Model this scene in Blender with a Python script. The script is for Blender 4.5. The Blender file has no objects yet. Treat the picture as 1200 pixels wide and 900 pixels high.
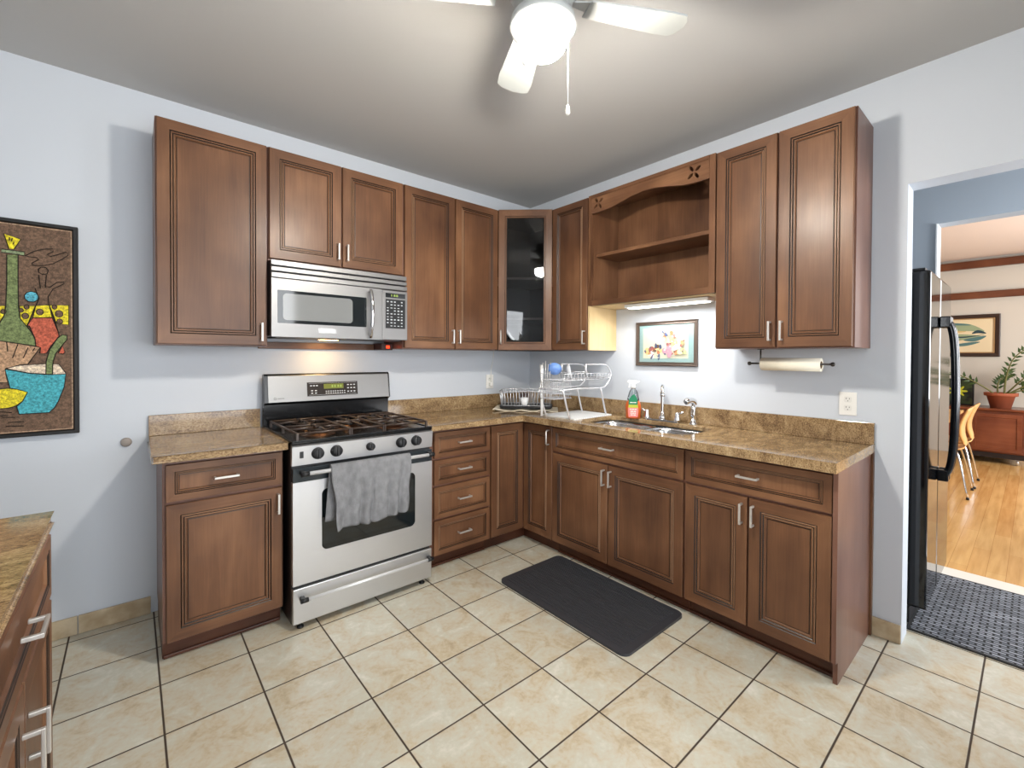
import bpy, bmesh, math, random
from mathutils import Vector, Matrix
from mathutils.geometry import tessellate_polygon
random.seed(7)
PI = math.pi
scene = bpy.context.scene
COL = scene.collection

# ---------------------------------------------------------------- camera
yaw, pitch, roll = 0.716, -0.0127, 0.005
F = Vector((math.sin(yaw)*math.cos(pitch), math.cos(yaw)*math.cos(pitch), math.sin(pitch)))
R = Vector((math.cos(yaw), -math.sin(yaw), 0)); U = R.cross(F)
R2 = R*math.cos(roll)+U*math.sin(roll); U2 = -R*math.sin(roll)+U*math.cos(roll)
cam_d = bpy.data.cameras.new('camera'); cam = bpy.data.objects.new('camera', cam_d); COL.objects.link(cam)
M = Matrix((R2, U2, -F)).transposed().to_4x4(); M.translation = Vector((-2.7088, -2.9912, 1.3332)); cam.matrix_world = M
cam_d.sensor_width = 36; cam_d.lens = 525.04/1200*36
cam_d.shift_x = (600-610.04)/1200; cam_d.shift_y = (425.04-450)/1200
cam_d.clip_start = .05
scene.camera = cam

# ---------------------------------------------------------------- exposure, world, big lights
vs = scene.view_settings
vs.view_transform = 'Standard'; vs.look = 'None'; vs.gamma = 1; vs.exposure = 0.08
try: vs.use_curve_mapping = False
except Exception: pass
world = bpy.data.worlds.new('world'); scene.world = world; world.use_nodes = True
world.node_tree.nodes['Background'].inputs[0].default_value = (.75, .87, 1, 1)
world.node_tree.nodes['Background'].inputs[1].default_value = 1.2

def area(name, loc, target, sx, sy, power, color, spread=PI):
    d = bpy.data.lights.new(name, 'AREA'); d.shape = 'RECTANGLE'; d.size = sx; d.size_y = sy; d.energy = power; d.color = color; d.spread = spread
    o = bpy.data.objects.new(name, d); COL.objects.link(o); o.location = loc
    o.rotation_euler = (Vector(target)-Vector(loc)).to_track_quat('-Z', 'Y').to_euler()
    return o
GLOBE_STRENGTH = 425
area('daylight_south_window', (-2.1, -4.46, 1.3), (-2.1, 0, 1.3), 2.25, 2.1, 92, (.97, .985, 1))
area('west_fill_light', (-3.60, -2.9, 1.6), (0, -2.6, 1.3), 1.0, 1.0, 26, (.97, .985, 1))  # added side fill for the right-hand cabinets, no known source
area('dining_fill_light', (3.6, -5.25, 1.6), (3.6, -2, 1.2), 2.2, 1.5, 150, (.97, .98, 1))  # added fill that brightens the dining room, its source is invented
area('hall_fill_light', (.62, -4.3, 1.3), (.62, -2.6, .9), .8, 1.8, 60, (.95, .97, 1))  # added fill that brightens the hall, there is no door here

# ---------------------------------------------------------------- materials
def lin(c): return tuple(((v/255)/12.92 if v/255 <= .04045 else ((v/255+.055)/1.055)**2.4) for v in c)+(1,)
def mat(name, col, rough=.5, metal=0, spec=.5, emit=None, es=0, coat=0, trans=0, ior=1.45):
    m = bpy.data.materials.new(name); m.use_nodes = True
    b = m.node_tree.nodes['Principled BSDF']
    b.inputs['Base Color'].default_value = lin(col); b.inputs['Roughness'].default_value = rough
    b.inputs['Metallic'].default_value = metal; b.inputs['Specular IOR Level'].default_value = spec
    b.inputs['Coat Weight'].default_value = coat; b.inputs['Transmission Weight'].default_value = trans; b.inputs['IOR'].default_value = ior
    if emit: b.inputs['Emission Color'].default_value = lin(emit); b.inputs['Emission Strength'].default_value = es
    return m
def N(m, t, **kw):
    n = m.node_tree.nodes.new(t)
    for k, v in kw.items():
        if k in n.inputs: n.inputs[k].default_value = v
        else: setattr(n, k, v)
    return n
def L(m, a, b): m.node_tree.links.new(a, b)
def ramp(m, src, stops):
    r = N(m, 'ShaderNodeValToRGB'); e = r.color_ramp.elements
    while len(e) < len(stops): e.new(.5)
    for i, (p, c) in enumerate(stops): e[i].position = p; e[i].color = lin(c)
    L(m, src, r.inputs[0]); return r
def bsdf(m): return m.node_tree.nodes['Principled BSDF']
def bump(m, src, strength, dist=.002):
    b = N(m, 'ShaderNodeBump'); b.inputs['Strength'].default_value = strength; b.inputs['Distance'].default_value = dist
    L(m, src, b.inputs['Height']); L(m, b.outputs[0], bsdf(m).inputs['Normal'])
def coords(m, scale=(1, 1, 1), rand=False, kind='Object'):
    t = N(m, 'ShaderNodeTexCoord'); mp = N(m, 'ShaderNodeMapping'); mp.inputs['Scale'].default_value = scale
    L(m, t.outputs[kind], mp.inputs[0])
    if rand:
        oi = N(m, 'ShaderNodeObjectInfo'); mu = N(m, 'ShaderNodeMath', operation='MULTIPLY'); mu.inputs[1].default_value = 30
        L(m, oi.outputs['Random'], mu.inputs[0]); L(m, mu.outputs[0], mp.inputs['Location'])
    return mp.outputs[0]

def wood(name, axis, dark, mid, light, rough=.42, s=1.0, coat=.22):
    m = mat(name, mid, rough, coat=coat, spec=.28); bsdf(m).inputs['Coat Roughness'].default_value = .27
    sc = [9*s, 9*s, 9*s]; sc[axis] = .9*s
    c = coords(m, sc, True)
    n1 = N(m, 'ShaderNodeTexNoise', Scale=1.3, Detail=6, Roughness=.6); n1.inputs['Distortion'].default_value = .6; L(m, c, n1.inputs[0])
    c2 = coords(m, (2.2, 2.2, 1.6), True)
    n2 = N(m, 'ShaderNodeTexNoise', Scale=1.2, Detail=3); L(m, c2, n2.inputs[0])
    c3 = [160*s]*3; c3[axis] = 5*s
    n3 = N(m, 'ShaderNodeTexNoise', Scale=1.0, Detail=2); L(m, coords(m, c3, True), n3.inputs[0])
    a = N(m, 'ShaderNodeMix', data_type='FLOAT'); a.inputs[0].default_value = .68; L(m, n1.outputs[0], a.inputs[2]); L(m, n2.outputs[0], a.inputs[3])
    b = N(m, 'ShaderNodeMix', data_type='FLOAT'); b.inputs[0].default_value = .10; L(m, a.outputs[0], b.inputs[2]); L(m, n3.outputs[0], b.inputs[3])
    r = ramp(m, b.outputs[0], [(.34, dark), (.5, mid), (.66, light)]); L(m, r.outputs[0], bsdf(m).inputs['Base Color'])
    return m
WD = ((76, 50, 35), (104, 71, 49), (134, 96, 68))
M_WOODV = wood('cabinet_wood_vertical', 2, *WD)
M_WOODH = wood('cabinet_wood_horizontal', 0, *WD)
M_WOODY = wood('cabinet_wood_side', 2, (92, 62, 50), (114, 80, 66), (132, 97, 82), rough=.36)
M_GLAZE = mat('dark_glaze', (30, 17, 11), .4)
M_EDGE = mat('door_edge_highlight', (166, 132, 104), .35)  # pale bead colour painted in for highlights along the door mouldings
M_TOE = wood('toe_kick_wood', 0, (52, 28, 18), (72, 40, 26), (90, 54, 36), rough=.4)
M_MAPLE = wood('unfinished_maple', 2, (196, 168, 122), (214, 188, 142), (226, 202, 160), rough=.5, coat=0)
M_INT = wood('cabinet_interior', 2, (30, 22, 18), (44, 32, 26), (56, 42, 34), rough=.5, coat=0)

def granite():
    m = mat('granite', (150, 115, 75), .09, spec=.5)
    c = coords(m, (1, 1, 1))
    mp = N(m, 'ShaderNodeMapping'); mp.inputs['Rotation'].default_value = (0, 0, .6); mp.inputs['Scale'].default_value = (1, 2.4, 1.5); L(m, c, mp.inputs[0])
    n1 = N(m, 'ShaderNodeTexNoise', Scale=5, Detail=5, Roughness=.65); n1.inputs['Distortion'].default_value = 1.2; L(m, mp.outputs[0], n1.inputs[0])
    n2 = N(m, 'ShaderNodeTexNoise', Scale=95, Detail=4, Roughness=.75); L(m, mp.outputs[0], n2.inputs[0])
    x = N(m, 'ShaderNodeMix', data_type='FLOAT'); x.inputs[0].default_value = .6; L(m, n1.outputs[0], x.inputs[2]); L(m, n2.outputs[0], x.inputs[3])
    r = ramp(m, x.outputs[0], [(.36, (70, 52, 38)), (.44, (118, 94, 67)), (.51, (150, 124, 90)), (.58, (170, 146, 110)), (.68, (194, 174, 140))])
    v = N(m, 'ShaderNodeTexVoronoi', Scale=140); L(m, c, v.inputs[0])
    r2 = ramp(m, v.outputs[0], [(.12, (60, 40, 25)), (.28, (255, 255, 255))])
    mm = N(m, 'ShaderNodeMix', data_type='RGBA', blend_type='MULTIPLY'); mm.inputs[0].default_value = .55
    L(m, r.outputs[0], mm.inputs[6]); L(m, r2.outputs[0], mm.inputs[7]); L(m, mm.outputs[2], bsdf(m).inputs['Base Color'])
    return m
M_GRANITE = granite()

def paint(name, col, rough=.75):
    m = mat(name, col, rough, spec=.25); c = coords(m)
    n = N(m, 'ShaderNodeTexNoise', Scale=90, Detail=3); L(m, c, n.inputs[0]); bump(m, n.outputs[0], .12, .001)
    return m
M_WALL = paint('wall_paint', (199, 205, 213)); M_CEIL = paint('ceiling_paint', (190, 189, 187))
M_HALL = paint('shaded_hall_paint', (166, 176, 186)); M_DWALL = paint('dining_wall_paint', (206, 200, 188)); M_DCEIL = paint('dining_ceiling_paint', (236, 222, 212))  # hall walls get a darker colour to stand in for their shade
M_WHITE = mat('white_plastic', (232, 231, 226), .4); M_TRIM = paint('white_trim', (225, 228, 230), .5)

def tile_mat():
    m = mat('floor_tile', (190, 180, 160), .3)
    c = coords(m)
    P = .31
    def edge(axis, off):
        s = N(m, 'ShaderNodeSeparateXYZ'); L(m, c, s.inputs[0])
        a = N(m, 'ShaderNodeMath', operation='SUBTRACT'); L(m, s.outputs[axis], a.inputs[0]); a.inputs[1].default_value = off-50*P
        d = N(m, 'ShaderNodeMath', operation='DIVIDE'); L(m, a.outputs[0], d.inputs[0]); d.inputs[1].default_value = P
        f = N(m, 'ShaderNodeMath', operation='FRACT'); L(m, d.outputs[0], f.inputs[0])
        fl = N(m, 'ShaderNodeMath', operation='FLOOR'); L(m, d.outputs[0], fl.inputs[0])
        i = N(m, 'ShaderNodeMath', operation='SUBTRACT'); i.inputs[0].default_value = 1; L(m, f.outputs[0], i.inputs[1])
        mn = N(m, 'ShaderNodeMath', operation='MINIMUM'); L(m, f.outputs[0], mn.inputs[0]); L(m, i.outputs[0], mn.inputs[1])
        return mn.outputs[0], fl.outputs[0]
    ex, fx = edge(0, -1.385); ey, fy = edge(1, -.69)
    mn = N(m, 'ShaderNodeMath', operation='MINIMUM'); L(m, ex, mn.inputs[0]); L(m, ey, mn.inputs[1])
    g = N(m, 'ShaderNodeMapRange'); g.inputs[1].default_value = .0075; g.inputs[2].default_value = .0135; L(m, mn.outputs[0], g.inputs[0])
    cb = N(m, 'ShaderNodeCombineXYZ'); L(m, fx, cb.inputs[0]); L(m, fy, cb.inputs[1])
    wn = N(m, 'ShaderNodeTexWhiteNoise'); L(m, cb.outputs[0], wn.inputs[0])
    off = N(m, 'ShaderNodeVectorMath', operation='MULTIPLY_ADD'); L(m, wn.outputs['Color'], off.inputs[0]); off.inputs[1].default_value = (9, 9, 9); L(m, c, off.inputs[2])
    n1 = N(m, 'ShaderNodeTexNoise', Scale=8, Detail=9, Roughness=.66); n1.inputs['Distortion'].default_value = .8; L(m, off.outputs[0], n1.inputs[0])
    n2 = N(m, 'ShaderNodeTexNoise', Scale=60, Detail=3); L(m, off.outputs[0], n2.inputs[0])
    x = N(m, 'ShaderNodeMix', data_type='FLOAT'); x.inputs[0].default_value = .22; L(m, n1.outputs[0], x.inputs[2]); L(m, n2.outputs[0], x.inputs[3])
    r = ramp(m, x.outputs[0], [(.32, (168, 152, 126)), (.43, (188, 175, 150)), (.5, (193, 186, 168)), (.56, (193, 191, 176)), (.68, (210, 206, 194))])
    hv = N(m, 'ShaderNodeMapRange'); hv.inputs[3].default_value = .93; hv.inputs[4].default_value = 1.05; L(m, wn.outputs['Value'], hv.inputs[0])
    hs = N(m, 'ShaderNodeHueSaturation'); L(m, hv.outputs[0], hs.inputs['Value']); L(m, r.outputs[0], hs.inputs['Color'])
    mx = N(m, 'ShaderNodeMix', data_type='RGBA'); L(m, g.outputs[0], mx.inputs[0]); mx.inputs[6].default_value = lin((66, 54, 44)); L(m, hs.outputs[0], mx.inputs[7])
    L(m, mx.outputs[2], bsdf(m).inputs['Base Color'])
    rr = N(m, 'ShaderNodeMapRange'); rr.inputs[3].default_value = .8; rr.inputs[4].default_value = .3; L(m, g.outputs[0], rr.inputs[0]); L(m, rr.outputs[0], bsdf(m).inputs['Roughness'])
    bump(m, g.outputs[0], .6, .002)
    return m
M_TILE = tile_mat()
def plank_mat():
    m = mat('oak_planks', (190, 140, 80), .22); c = coords(m, (1, 1, 1))
    b = N(m, 'ShaderNodeTexBrick', Scale=1.0); b.inputs['Brick Width'].default_value = .9; b.inputs['Row Height'].default_value = .085; b.inputs['Mortar Size'].default_value = .0012
    b.inputs['Color1'].default_value = lin((216, 174, 112)); b.inputs['Color2'].default_value = lin((202, 152, 90)); b.inputs['Mortar'].default_value = lin((178, 130, 76)); b.inputs['Bias'].default_value = -.2
    L(m, c, b.inputs[0])
    n = N(m, 'ShaderNodeTexNoise', Scale=1.0, Detail=5); L(m, coords(m, (2, 25, 1)), n.inputs[0])
    r = ramp(m, n.outputs[0], [(.3, (218, 206, 190)), (.65, (255, 255, 255))])
    x = N(m, 'ShaderNodeMix', data_type='RGBA', blend_type='MULTIPLY'); x.inputs[0].default_value = .8; L(m, b.outputs[0], x.inputs[6]); L(m, r.outputs[0], x.inputs[7]); L(m, x.outputs[2], bsdf(m).inputs['Base Color'])
    return m
M_OAK = plank_mat()

def steel(name, col, rough, axis=0):
    m = mat(name, col, rough, metal=1); sc = [300, 300, 300]; sc[axis] = 3
    n = N(m, 'ShaderNodeTexNoise', Scale=1, Detail=2); L(m, coords(m, sc), n.inputs[0])
    r = N(m, 'ShaderNodeMapRange'); r.inputs[3].default_value = rough-.05; r.inputs[4].default_value = rough+.08; L(m, n.outputs[0], r.inputs[0]); L(m, r.outputs[0], bsdf(m).inputs['Roughness'])
    return m
M_STEEL = steel('stove_steel', (206, 206, 207), .42); M_STEEL2 = steel('brushed_steel', (136, 135, 134), .38); M_CHROME = mat('chrome', (225, 226, 228), .1, metal=1); M_NICKEL = mat('satin_nickel', (212, 210, 206), .28, metal=.65)
M_BASIN = steel('sink_steel', (185, 187, 190), .22, 1)
M_BLACK = mat('black_enamel', (16, 17, 19), .18); M_BLACKP = mat('black_plastic', (24, 25, 27), .4); M_IRON = mat('cast_iron', (58, 44, 36), .36, spec=.7)
M_DGLASS = mat('dark_glass', (18, 24, 26), .05, spec=.8); M_GREYP = mat('grey_plastic', (30, 31, 34), .5)
M_COPPER = mat('burner_metal', (112, 82, 64), .38, metal=1)
M_RUBBER = mat('anti_fatigue_rubber', (56, 57, 62), .4)
M_FRIDGE = mat('fridge_black_gloss', (10, 12, 15), .07, spec=.7)
def glass_mat(name, tint=(255, 255, 255), refl=1.0, tr=1.0):
    m = bpy.data.materials.new(name); m.use_nodes = True; nt = m.node_tree; nt.nodes.remove(nt.nodes['Principled BSDF'])
    t = nt.nodes.new('ShaderNodeBsdfTransparent'); t.inputs[0].default_value = lin(tint); g = nt.nodes.new('ShaderNodeBsdfGlossy'); g.inputs['Roughness'].default_value = .02
    f = nt.nodes.new('ShaderNodeFresnel'); f.inputs[0].default_value = 1.5
    mu = nt.nodes.new('ShaderNodeMath'); mu.operation = 'MULTIPLY'; mu.use_clamp = True; mu.inputs[1].default_value = refl; nt.links.new(f.outputs[0], mu.inputs[0])
    x = nt.nodes.new('ShaderNodeMixShader'); nt.links.new(mu.outputs[0], x.inputs[0]); nt.links.new(t.outputs[0], x.inputs[1]); nt.links.new(g.outputs[0], x.inputs[2])
    nt.links.new(x.outputs[0], nt.nodes['Material Output'].inputs[0]); return m
M_GLASS = glass_mat('cabinet_glass', (190, 195, 200), 1.3); M_WGLASS = glass_mat('window_glass')

# ---------------------------------------------------------------- mesh helpers
class MB:
    def __init__(s): s.bm = bmesh.new(); s.mi = 0
    def _new(s, vs, faces, mi=None, smooth=False):
        v = [s.bm.verts.new(p) for p in vs]; out = []
        for f in faces:
            try: fc = s.bm.faces.new([v[i] for i in f])
            except ValueError: continue
            fc.material_index = s.mi if mi is None else mi; fc.smooth = smooth; out.append(fc)
        return v, out
    def box(s, x0, x1, y0, y1, z0, z1, bev=0, mi=None, seg=2):
        if x0 > x1: x0, x1 = x1, x0
        if y0 > y1: y0, y1 = y1, y0
        if z0 > z1: z0, z1 = z1, z0
        v, fs = s._new([(x0,y0,z0),(x1,y0,z0),(x1,y1,z0),(x0,y1,z0),(x0,y0,z1),(x1,y0,z1),(x1,y1,z1),(x0,y1,z1)],
                       [(0,3,2,1),(4,5,6,7),(0,1,5,4),(1,2,6,5),(2,3,7,6),(3,0,4,7)], mi)
        if bev:
            bmesh.ops.bevel(s.bm, geom=list({e for f in fs for e in f.edges}), offset=bev, segments=seg, affect='EDGES', profile=.5, clamp_overlap=True)
        return s
    def tube(s, pts, r, seg=8, mi=None, closed=False, caps=True):
        pts = [Vector(p) for p in pts]; n = len(pts); rs = r if isinstance(r, (list, tuple)) else [r]*n
        rings = []; up = None
        for i, p in enumerate(pts):
            a = pts[(i-1) % n] if (i > 0 or closed) else p; b = pts[(i+1) % n] if (i < n-1 or closed) else p
            t = (b-a).normalized()
            if up is None: up = Vector((0, 0, 1)) if abs(t.z) < .9 else Vector((1, 0, 0))
            x = t.cross(up)
            if x.length < 1e-4: x = t.cross(Vector((.3, .9, .1)))
            x.normalize(); y = x.cross(t).normalized(); up = y
            rings.append([s.bm.verts.new(p+rs[i]*(x*math.cos(k*2*PI/seg)+y*math.sin(k*2*PI/seg))) for k in range(seg)])
        m = n if closed else n-1
        for i in range(m):
            A = rings[i]; B = rings[(i+1) % n]
            for k in range(seg):
                f = s.bm.faces.new([A[k], A[(k+1) % seg], B[(k+1) % seg], B[k]]); f.smooth = True; f.material_index = s.mi if mi is None else mi
        if caps and not closed:
            for g in (rings[0][::-1], rings[-1]):
                f = s.bm.faces.new(g); f.material_index = s.mi if mi is None else mi
        return s
    def lathe(s, prof, c=(0, 0, 0), seg=24, mi=None, axis=2, caps=True):
        rings = []
        for r, h in prof:
            ring = []
            for k in range(seg):
                a = k*2*PI/seg; q = [r*math.cos(a), r*math.sin(a), h]
                if axis == 1: q = [q[0], h, q[1]]
                if axis == 0: q = [h, q[0], q[1]]
                ring.append(s.bm.verts.new(Vector(c)+Vector(q)))
            rings.append(ring)
        for A, B in zip(rings, rings[1:]):
            for k in range(seg):
                f = s.bm.faces.new([A[k], A[(k+1) % seg], B[(k+1) % seg], B[k]]); f.smooth = True; f.material_index = s.mi if mi is None else mi
        if caps:
            for g in (rings[0][::-1], rings[-1]):
                f = s.bm.faces.new(g); f.material_index = s.mi if mi is None else mi
        return s
    def prism(s, outer, t0, t1, holes=(), ax='xy', mi=None):
        # outer/holes are 2-D loops; ax says which plane they lie in, t0/t1 the extrusion along the third axis
        def P(q, t): return {'xy': (q[0], q[1], t), 'xz': (q[0], t, q[1]), 'yz': (t, q[0], q[1])}[ax]
        loops = [list(outer)]+[list(h) for h in holes]
        flat = [q for l in loops for q in l]
        tris = tessellate_polygon([[Vector((q[0], q[1], 0)) for q in l] for l in loops])
        a = [s.bm.verts.new(P(q, t0)) for q in flat]; b = [s.bm.verts.new(P(q, t1)) for q in flat]
        for t in tris:
            for g in ([a[i] for i in t], [b[i] for i in reversed(t)]):
                try: f = s.bm.faces.new(g); f.material_index = s.mi if mi is None else mi
                except ValueError: pass
        o = 0
        for l in loops:
            n = len(l)
            for i in range(n):
                j = (i+1) % n
                f = s.bm.faces.new([a[o+i], a[o+j], b[o+j], b[o+i]]); f.material_index = s.mi if mi is None else mi
            o += n
        return s
    def rings(s, x0, x1, z0, z1, prof, yc=0, close=True, mis=None, mrail=None):
        # nested rectangles facing -y; prof = [(inset, y), ...]
        loops = []
        for ins, y in prof:
            loops.append([s.bm.verts.new(p) for p in ((x0+ins, y+yc, z0+ins), (x1-ins, y+yc, z0+ins), (x1-ins, y+yc, z1-ins), (x0+ins, y+yc, z1-ins))])
        for i, (A, B) in enumerate(zip(loops, loops[1:])):
            for k in range(4):
                f = s.bm.faces.new([A[k], A[(k+1) % 4], B[(k+1) % 4], B[k]])
                m = mis[i] if mis else s.mi
                if mrail is not None and m == 0 and k in (0, 2): m = mrail
                f.material_index = m
        if close:
            f = s.bm.faces.new(loops[-1]); f.material_index = mis[len(prof)-1] if mis else s.mi
        f = s.bm.faces.new(loops[0][::-1]); f.material_index = mis[0] if mis else s.mi
        return s
    def build(s, name, mats, parent=None, loc=None):
        bmesh.ops.recalc_face_normals(s.bm, faces=s.bm.faces)
        me = bpy.data.meshes.new(name); s.bm.to_mesh(me); s.bm.free()
        if not isinstance(mats, (list, tuple)): mats = [mats]
        for m in mats: me.materials.append(m)
        o = bpy.data.objects.new(name, me); COL.objects.link(o)
        if parent: o.parent = parent
        if loc: o.location = loc
        return o
def thing(name, label, cat, loc=(0, 0, 0), rz=0, group=None):
    o = bpy.data.objects.new(name, None); COL.objects.link(o); o.location = loc; o.rotation_euler = (0, 0, rz); o.empty_display_size = .05
    o['label'] = label; o['category'] = cat
    if group: o['group'] = group
    return o
def tag(o, label, cat, group=None):
    o['label'] = label; o['category'] = cat
    if group: o['group'] = group
    return o
def struct(o): o['kind'] = 'structure'; return o
def copy_tree(o, parent=None):
    c = o.copy(); COL.objects.link(c); c.parent = parent
    for ch in list(o.children): copy_tree(ch, c)
    return c
def rrect(x0, x1, y0, y1, r, n=6):
    out = []
    for cx, cy, a0 in ((x1-r, y1-r, 0), (x0+r, y1-r, PI/2), (x0+r, y0+r, PI), (x1-r, y0+r, 1.5*PI)):
        for k in range(n+1):
            a = a0+k*PI/2/n; out.append((cx+r*math.cos(a), cy+r*math.sin(a)))
    return out
def ellipse(cx, cy, rx, ry, n=16, rot=0):
    return [(cx+rx*math.cos(t)*math.cos(rot)-ry*math.sin(t)*math.sin(rot), cy+rx*math.cos(t)*math.sin(rot)+ry*math.sin(t)*math.cos(rot)) for t in (k*2*PI/n for k in range(n))]
def smooth_path(pts, n=6):
    P_ = [Vector(p) for p in pts]; out = []
    for i in range(len(P_)-1):
        p0 = P_[max(i-1, 0)]; p1 = P_[i]; p2 = P_[i+1]; p3 = P_[min(i+2, len(P_)-1)]
        for k in range(n):
            t = k/n; out.append(.5*((2*p1)+(p2-p0)*t+(2*p0-5*p1+4*p2-p3)*t*t+(3*p1-p0-3*p2+p3)*t**3))
    out.append(P_[-1]); return out

# ================================================================ THE SETTING
CZ = 2.666
def sbox(name, m, *a, bev=0):
    b = MB(); b.box(*a, bev=bev); return struct(b.build(name, m))
def sprism(name, m, outer, t0, t1, holes=(), ax='xz'):
    b = MB(); b.prism(outer, t0, t1, holes, ax); return struct(b.build(name, m))
sbox('floor', M_TILE, -3.6, 1.075, -4.5, .1, -.08, 0)
sbox('floor_dining', M_OAK, 1.215, 6.2, -5.2, .6, -.08, 0)
sbox('ceiling', M_CEIL, -3.6, .13, -4.5, .1, CZ, CZ+.1)
sbox('ceiling_hall', M_CEIL, .13, 1.09, -4.5, .1, CZ-.02, CZ+.1)
sbox('ceiling_dining', M_DCEIL, 1.2, 6.2, -5.3, .7, 2.74, 2.84)
sbox('wall_left', M_WALL, -3.6, .13, 0, .1, 0, CZ)
sprism('wall_right', M_WALL, [(0, 0), (-2.596, 0), (-2.596, 2.14), (-3.72, 2.14), (-3.72, 0), (-4.4, 0), (-4.4, CZ), (0, CZ)], 0, .13, ax='yz')
sprism('wall_back', M_WALL, [(-3.6, 0), (.13, 0), (.13, CZ), (-3.6, CZ)], -4.5, -4.4, [[(-3.25, .25), (-.95, .25), (-.95, 2.35), (-3.25, 2.35)]], 'xz')
sprism('wall_side', M_WALL, [(-4.4, 0), (0, 0), (0, CZ), (-4.4, CZ)], -3.62, -3.52, [[(-3.4, 1.1), (-2.4, 1.1), (-2.4, 2.1), (-3.4, 2.1)]], 'yz')
def window(n, x0, x1, z0, z1, y, rz=0, loc=(0, 0, 0), inward=1):
    b = MB(); b.prism([(x0, z0), (x1, z0), (x1, z1), (x0, z1)], y-.02, y+.02, [[(x0+.06, z0+.06), (x1-.06, z0+.06), (x1-.06, (z0+z1)/2-.02), (x0+.06, (z0+z1)/2-.02)], [(x0+.06, (z0+z1)/2+.02), (x1-.06, (z0+z1)/2+.02), (x1-.06, z1-.06), (x0+.06, z1-.06)]], 'xz')
    w = struct(b.build(n, M_WHITE)); w.rotation_euler = (0, 0, rz); w.location = loc
    g = MB(); g.box(x0+.05, x1-.05, y-.003, y+.003, z0+.05, z1-.05); g.build('pane', M_WGLASS, w)
    return w
window('window_1', -3.25, -.95, .25, 2.35, -4.43)
window('added_side_window', 2.4, 3.4, 1.1, 2.1, -3.57, rz=-PI/2)  # unseen window, added to go with the side fill light
# hall and dining room beyond the opening
sbox('wall_hall', M_HALL, .13, 1.075, -1.75, -1.65, 0, CZ)
sbox('wall_hall_end', M_HALL, .13, 1.075, -4.5, -4.4, 0, CZ)
sprism('wall_dining_near', M_HALL, [(.6, 0), (-2.575, 0), (-2.575, 2.172), (-3.72, 2.172), (-3.72, 0), (-5.2, 0), (-5.2, 2.74), (.6, 2.74)], 1.075, 1.2, ax='yz')
sbox('trim_1', M_TRIM, 1.06, 1.205, -2.583, -2.5755, 0, 2.172)
sbox('wall_dining_far', M_DWALL, 6.2, 6.3, -5.3, .7, 0, 2.74)
sbox('wall_dining_left', M_DWALL, 1.2, 6.2, .6, .7, 0, 2.74)
sprism('wall_dining_right', M_DWALL, [(1.075, 0), (6.3, 0), (6.3, 2.74), (1.075, 2.74)], -5.3, -5.2, [[(2.4, .8), (4.8, .8), (4.8, 2.3), (2.4, 2.3)]], 'xz')  # unseen opening, added for the dining fill light
M_REDWOOD = wood('red_brown_trim', 1, (86, 46, 26), (108, 62, 38), (130, 78, 48))
sbox('trim_2', M_REDWOOD, 6.12, 6.2, -5.2, .6, 2.60, 2.70, bev=.01)
sbox('trim_3', M_REDWOOD, 6.14, 6.2, -5.2, .6, 2.175, 2.27, bev=.01)
M_MARBLE = mat('threshold_marble', (222, 218, 208), .25)
b = MB(); b.box(1.075, 1.215, -3.72, -2.575, -.08, .006); struct(b.build('trim_4', M_MARBLE))
# tile skirting
M_SKIRT = mat('skirting_tile', (182, 164, 134), .35)
_n = N(M_SKIRT, 'ShaderNodeTexNoise', Scale=9, Detail=5); L(M_SKIRT, coords(M_SKIRT), _n.inputs[0]); _r = ramp(M_SKIRT, _n.outputs[0], [(.35, (160, 140, 110)), (.65, (198, 182, 154))]); L(M_SKIRT, _r.outputs[0], bsdf(M_SKIRT).inputs['Base Color'])
b = MB(); xs = [-3.51, -3.215, -2.905, -2.635]
for a, c in zip(xs, xs[1:]): b.box(a+.0015, c-.0015, -.011, -.0005, .001, .088, bev=.002)
struct(b.build('baseboard_left', M_SKIRT))
b = MB(); b.box(-.011, -.0005, -2.594, -2.482, .001, .088, bev=.002); struct(b.build('baseboard_right', M_SKIRT))

# ================================================================ CABINETS
WM = [M_WOODV, M_WOODH, M_GLAZE, M_EDGE]
DOOR = [(0, .0), (0, -.0165), (.0022, -.02), (.049, -.02), (.0535, -.0155), (.0550, -.0188), (.0600, -.0188), (.0645, -.0140), (.0662, -.0164), (.0705, -.0164), (.0748, -.010), (.078, -.0105)]
DMI = [0, 0, 0, 2, 3, 0, 2, 3, 0, 0, 2, 0]
def door(parent, x0, x1, z0, z1, y, name='door', shrink=1.0, g=.0034, label=None):
    prof = [(i*shrink, d) for i, d in DOOR]
    b = MB(); b.rings(x0+g, x1-g, z0+g, z1-g, prof, yc=y, mis=DMI, mrail=1)
    o = b.build(name, WM, parent)
    if label: o['label'] = label
    return o
def handle(parent, x, z, y, vertical=True, ln=.096, name='handle'):
    # square arched bar pull on two posts; y is the face it stands on
    h = ln/2; b = MB()
    def bar(p0, p1, q0, q1, w):
        if vertical: b.box(x-w, x+w, y+q0, y+q1, z+p0, z+p1, bev=.0015)
        else: b.box(x+p0, x+p1, y+q0, y+q1, z-w, z+w, bev=.0015)
    bar(-h, -h+.009, -.027, -.0005, .0045); bar(h-.009, h, -.027, -.0005, .0045); bar(-h, h, -.0325, -.0255, .0048)
    return b.build(name, M_NICKEL, parent)
def carcass(parent, x0, x1, z0, z1, depth, name='body', mats=None, end=None):
    b = MB(); b.box(x0+.0008, x1-.0008, -depth, -.001, z0, z1, bev=.001); return b.build(name, mats or M_WOODY, parent)
RZ_R = -PI/2
DU, DB = .305, .572
ZB, ZT = 1.383, 2.45

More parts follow.
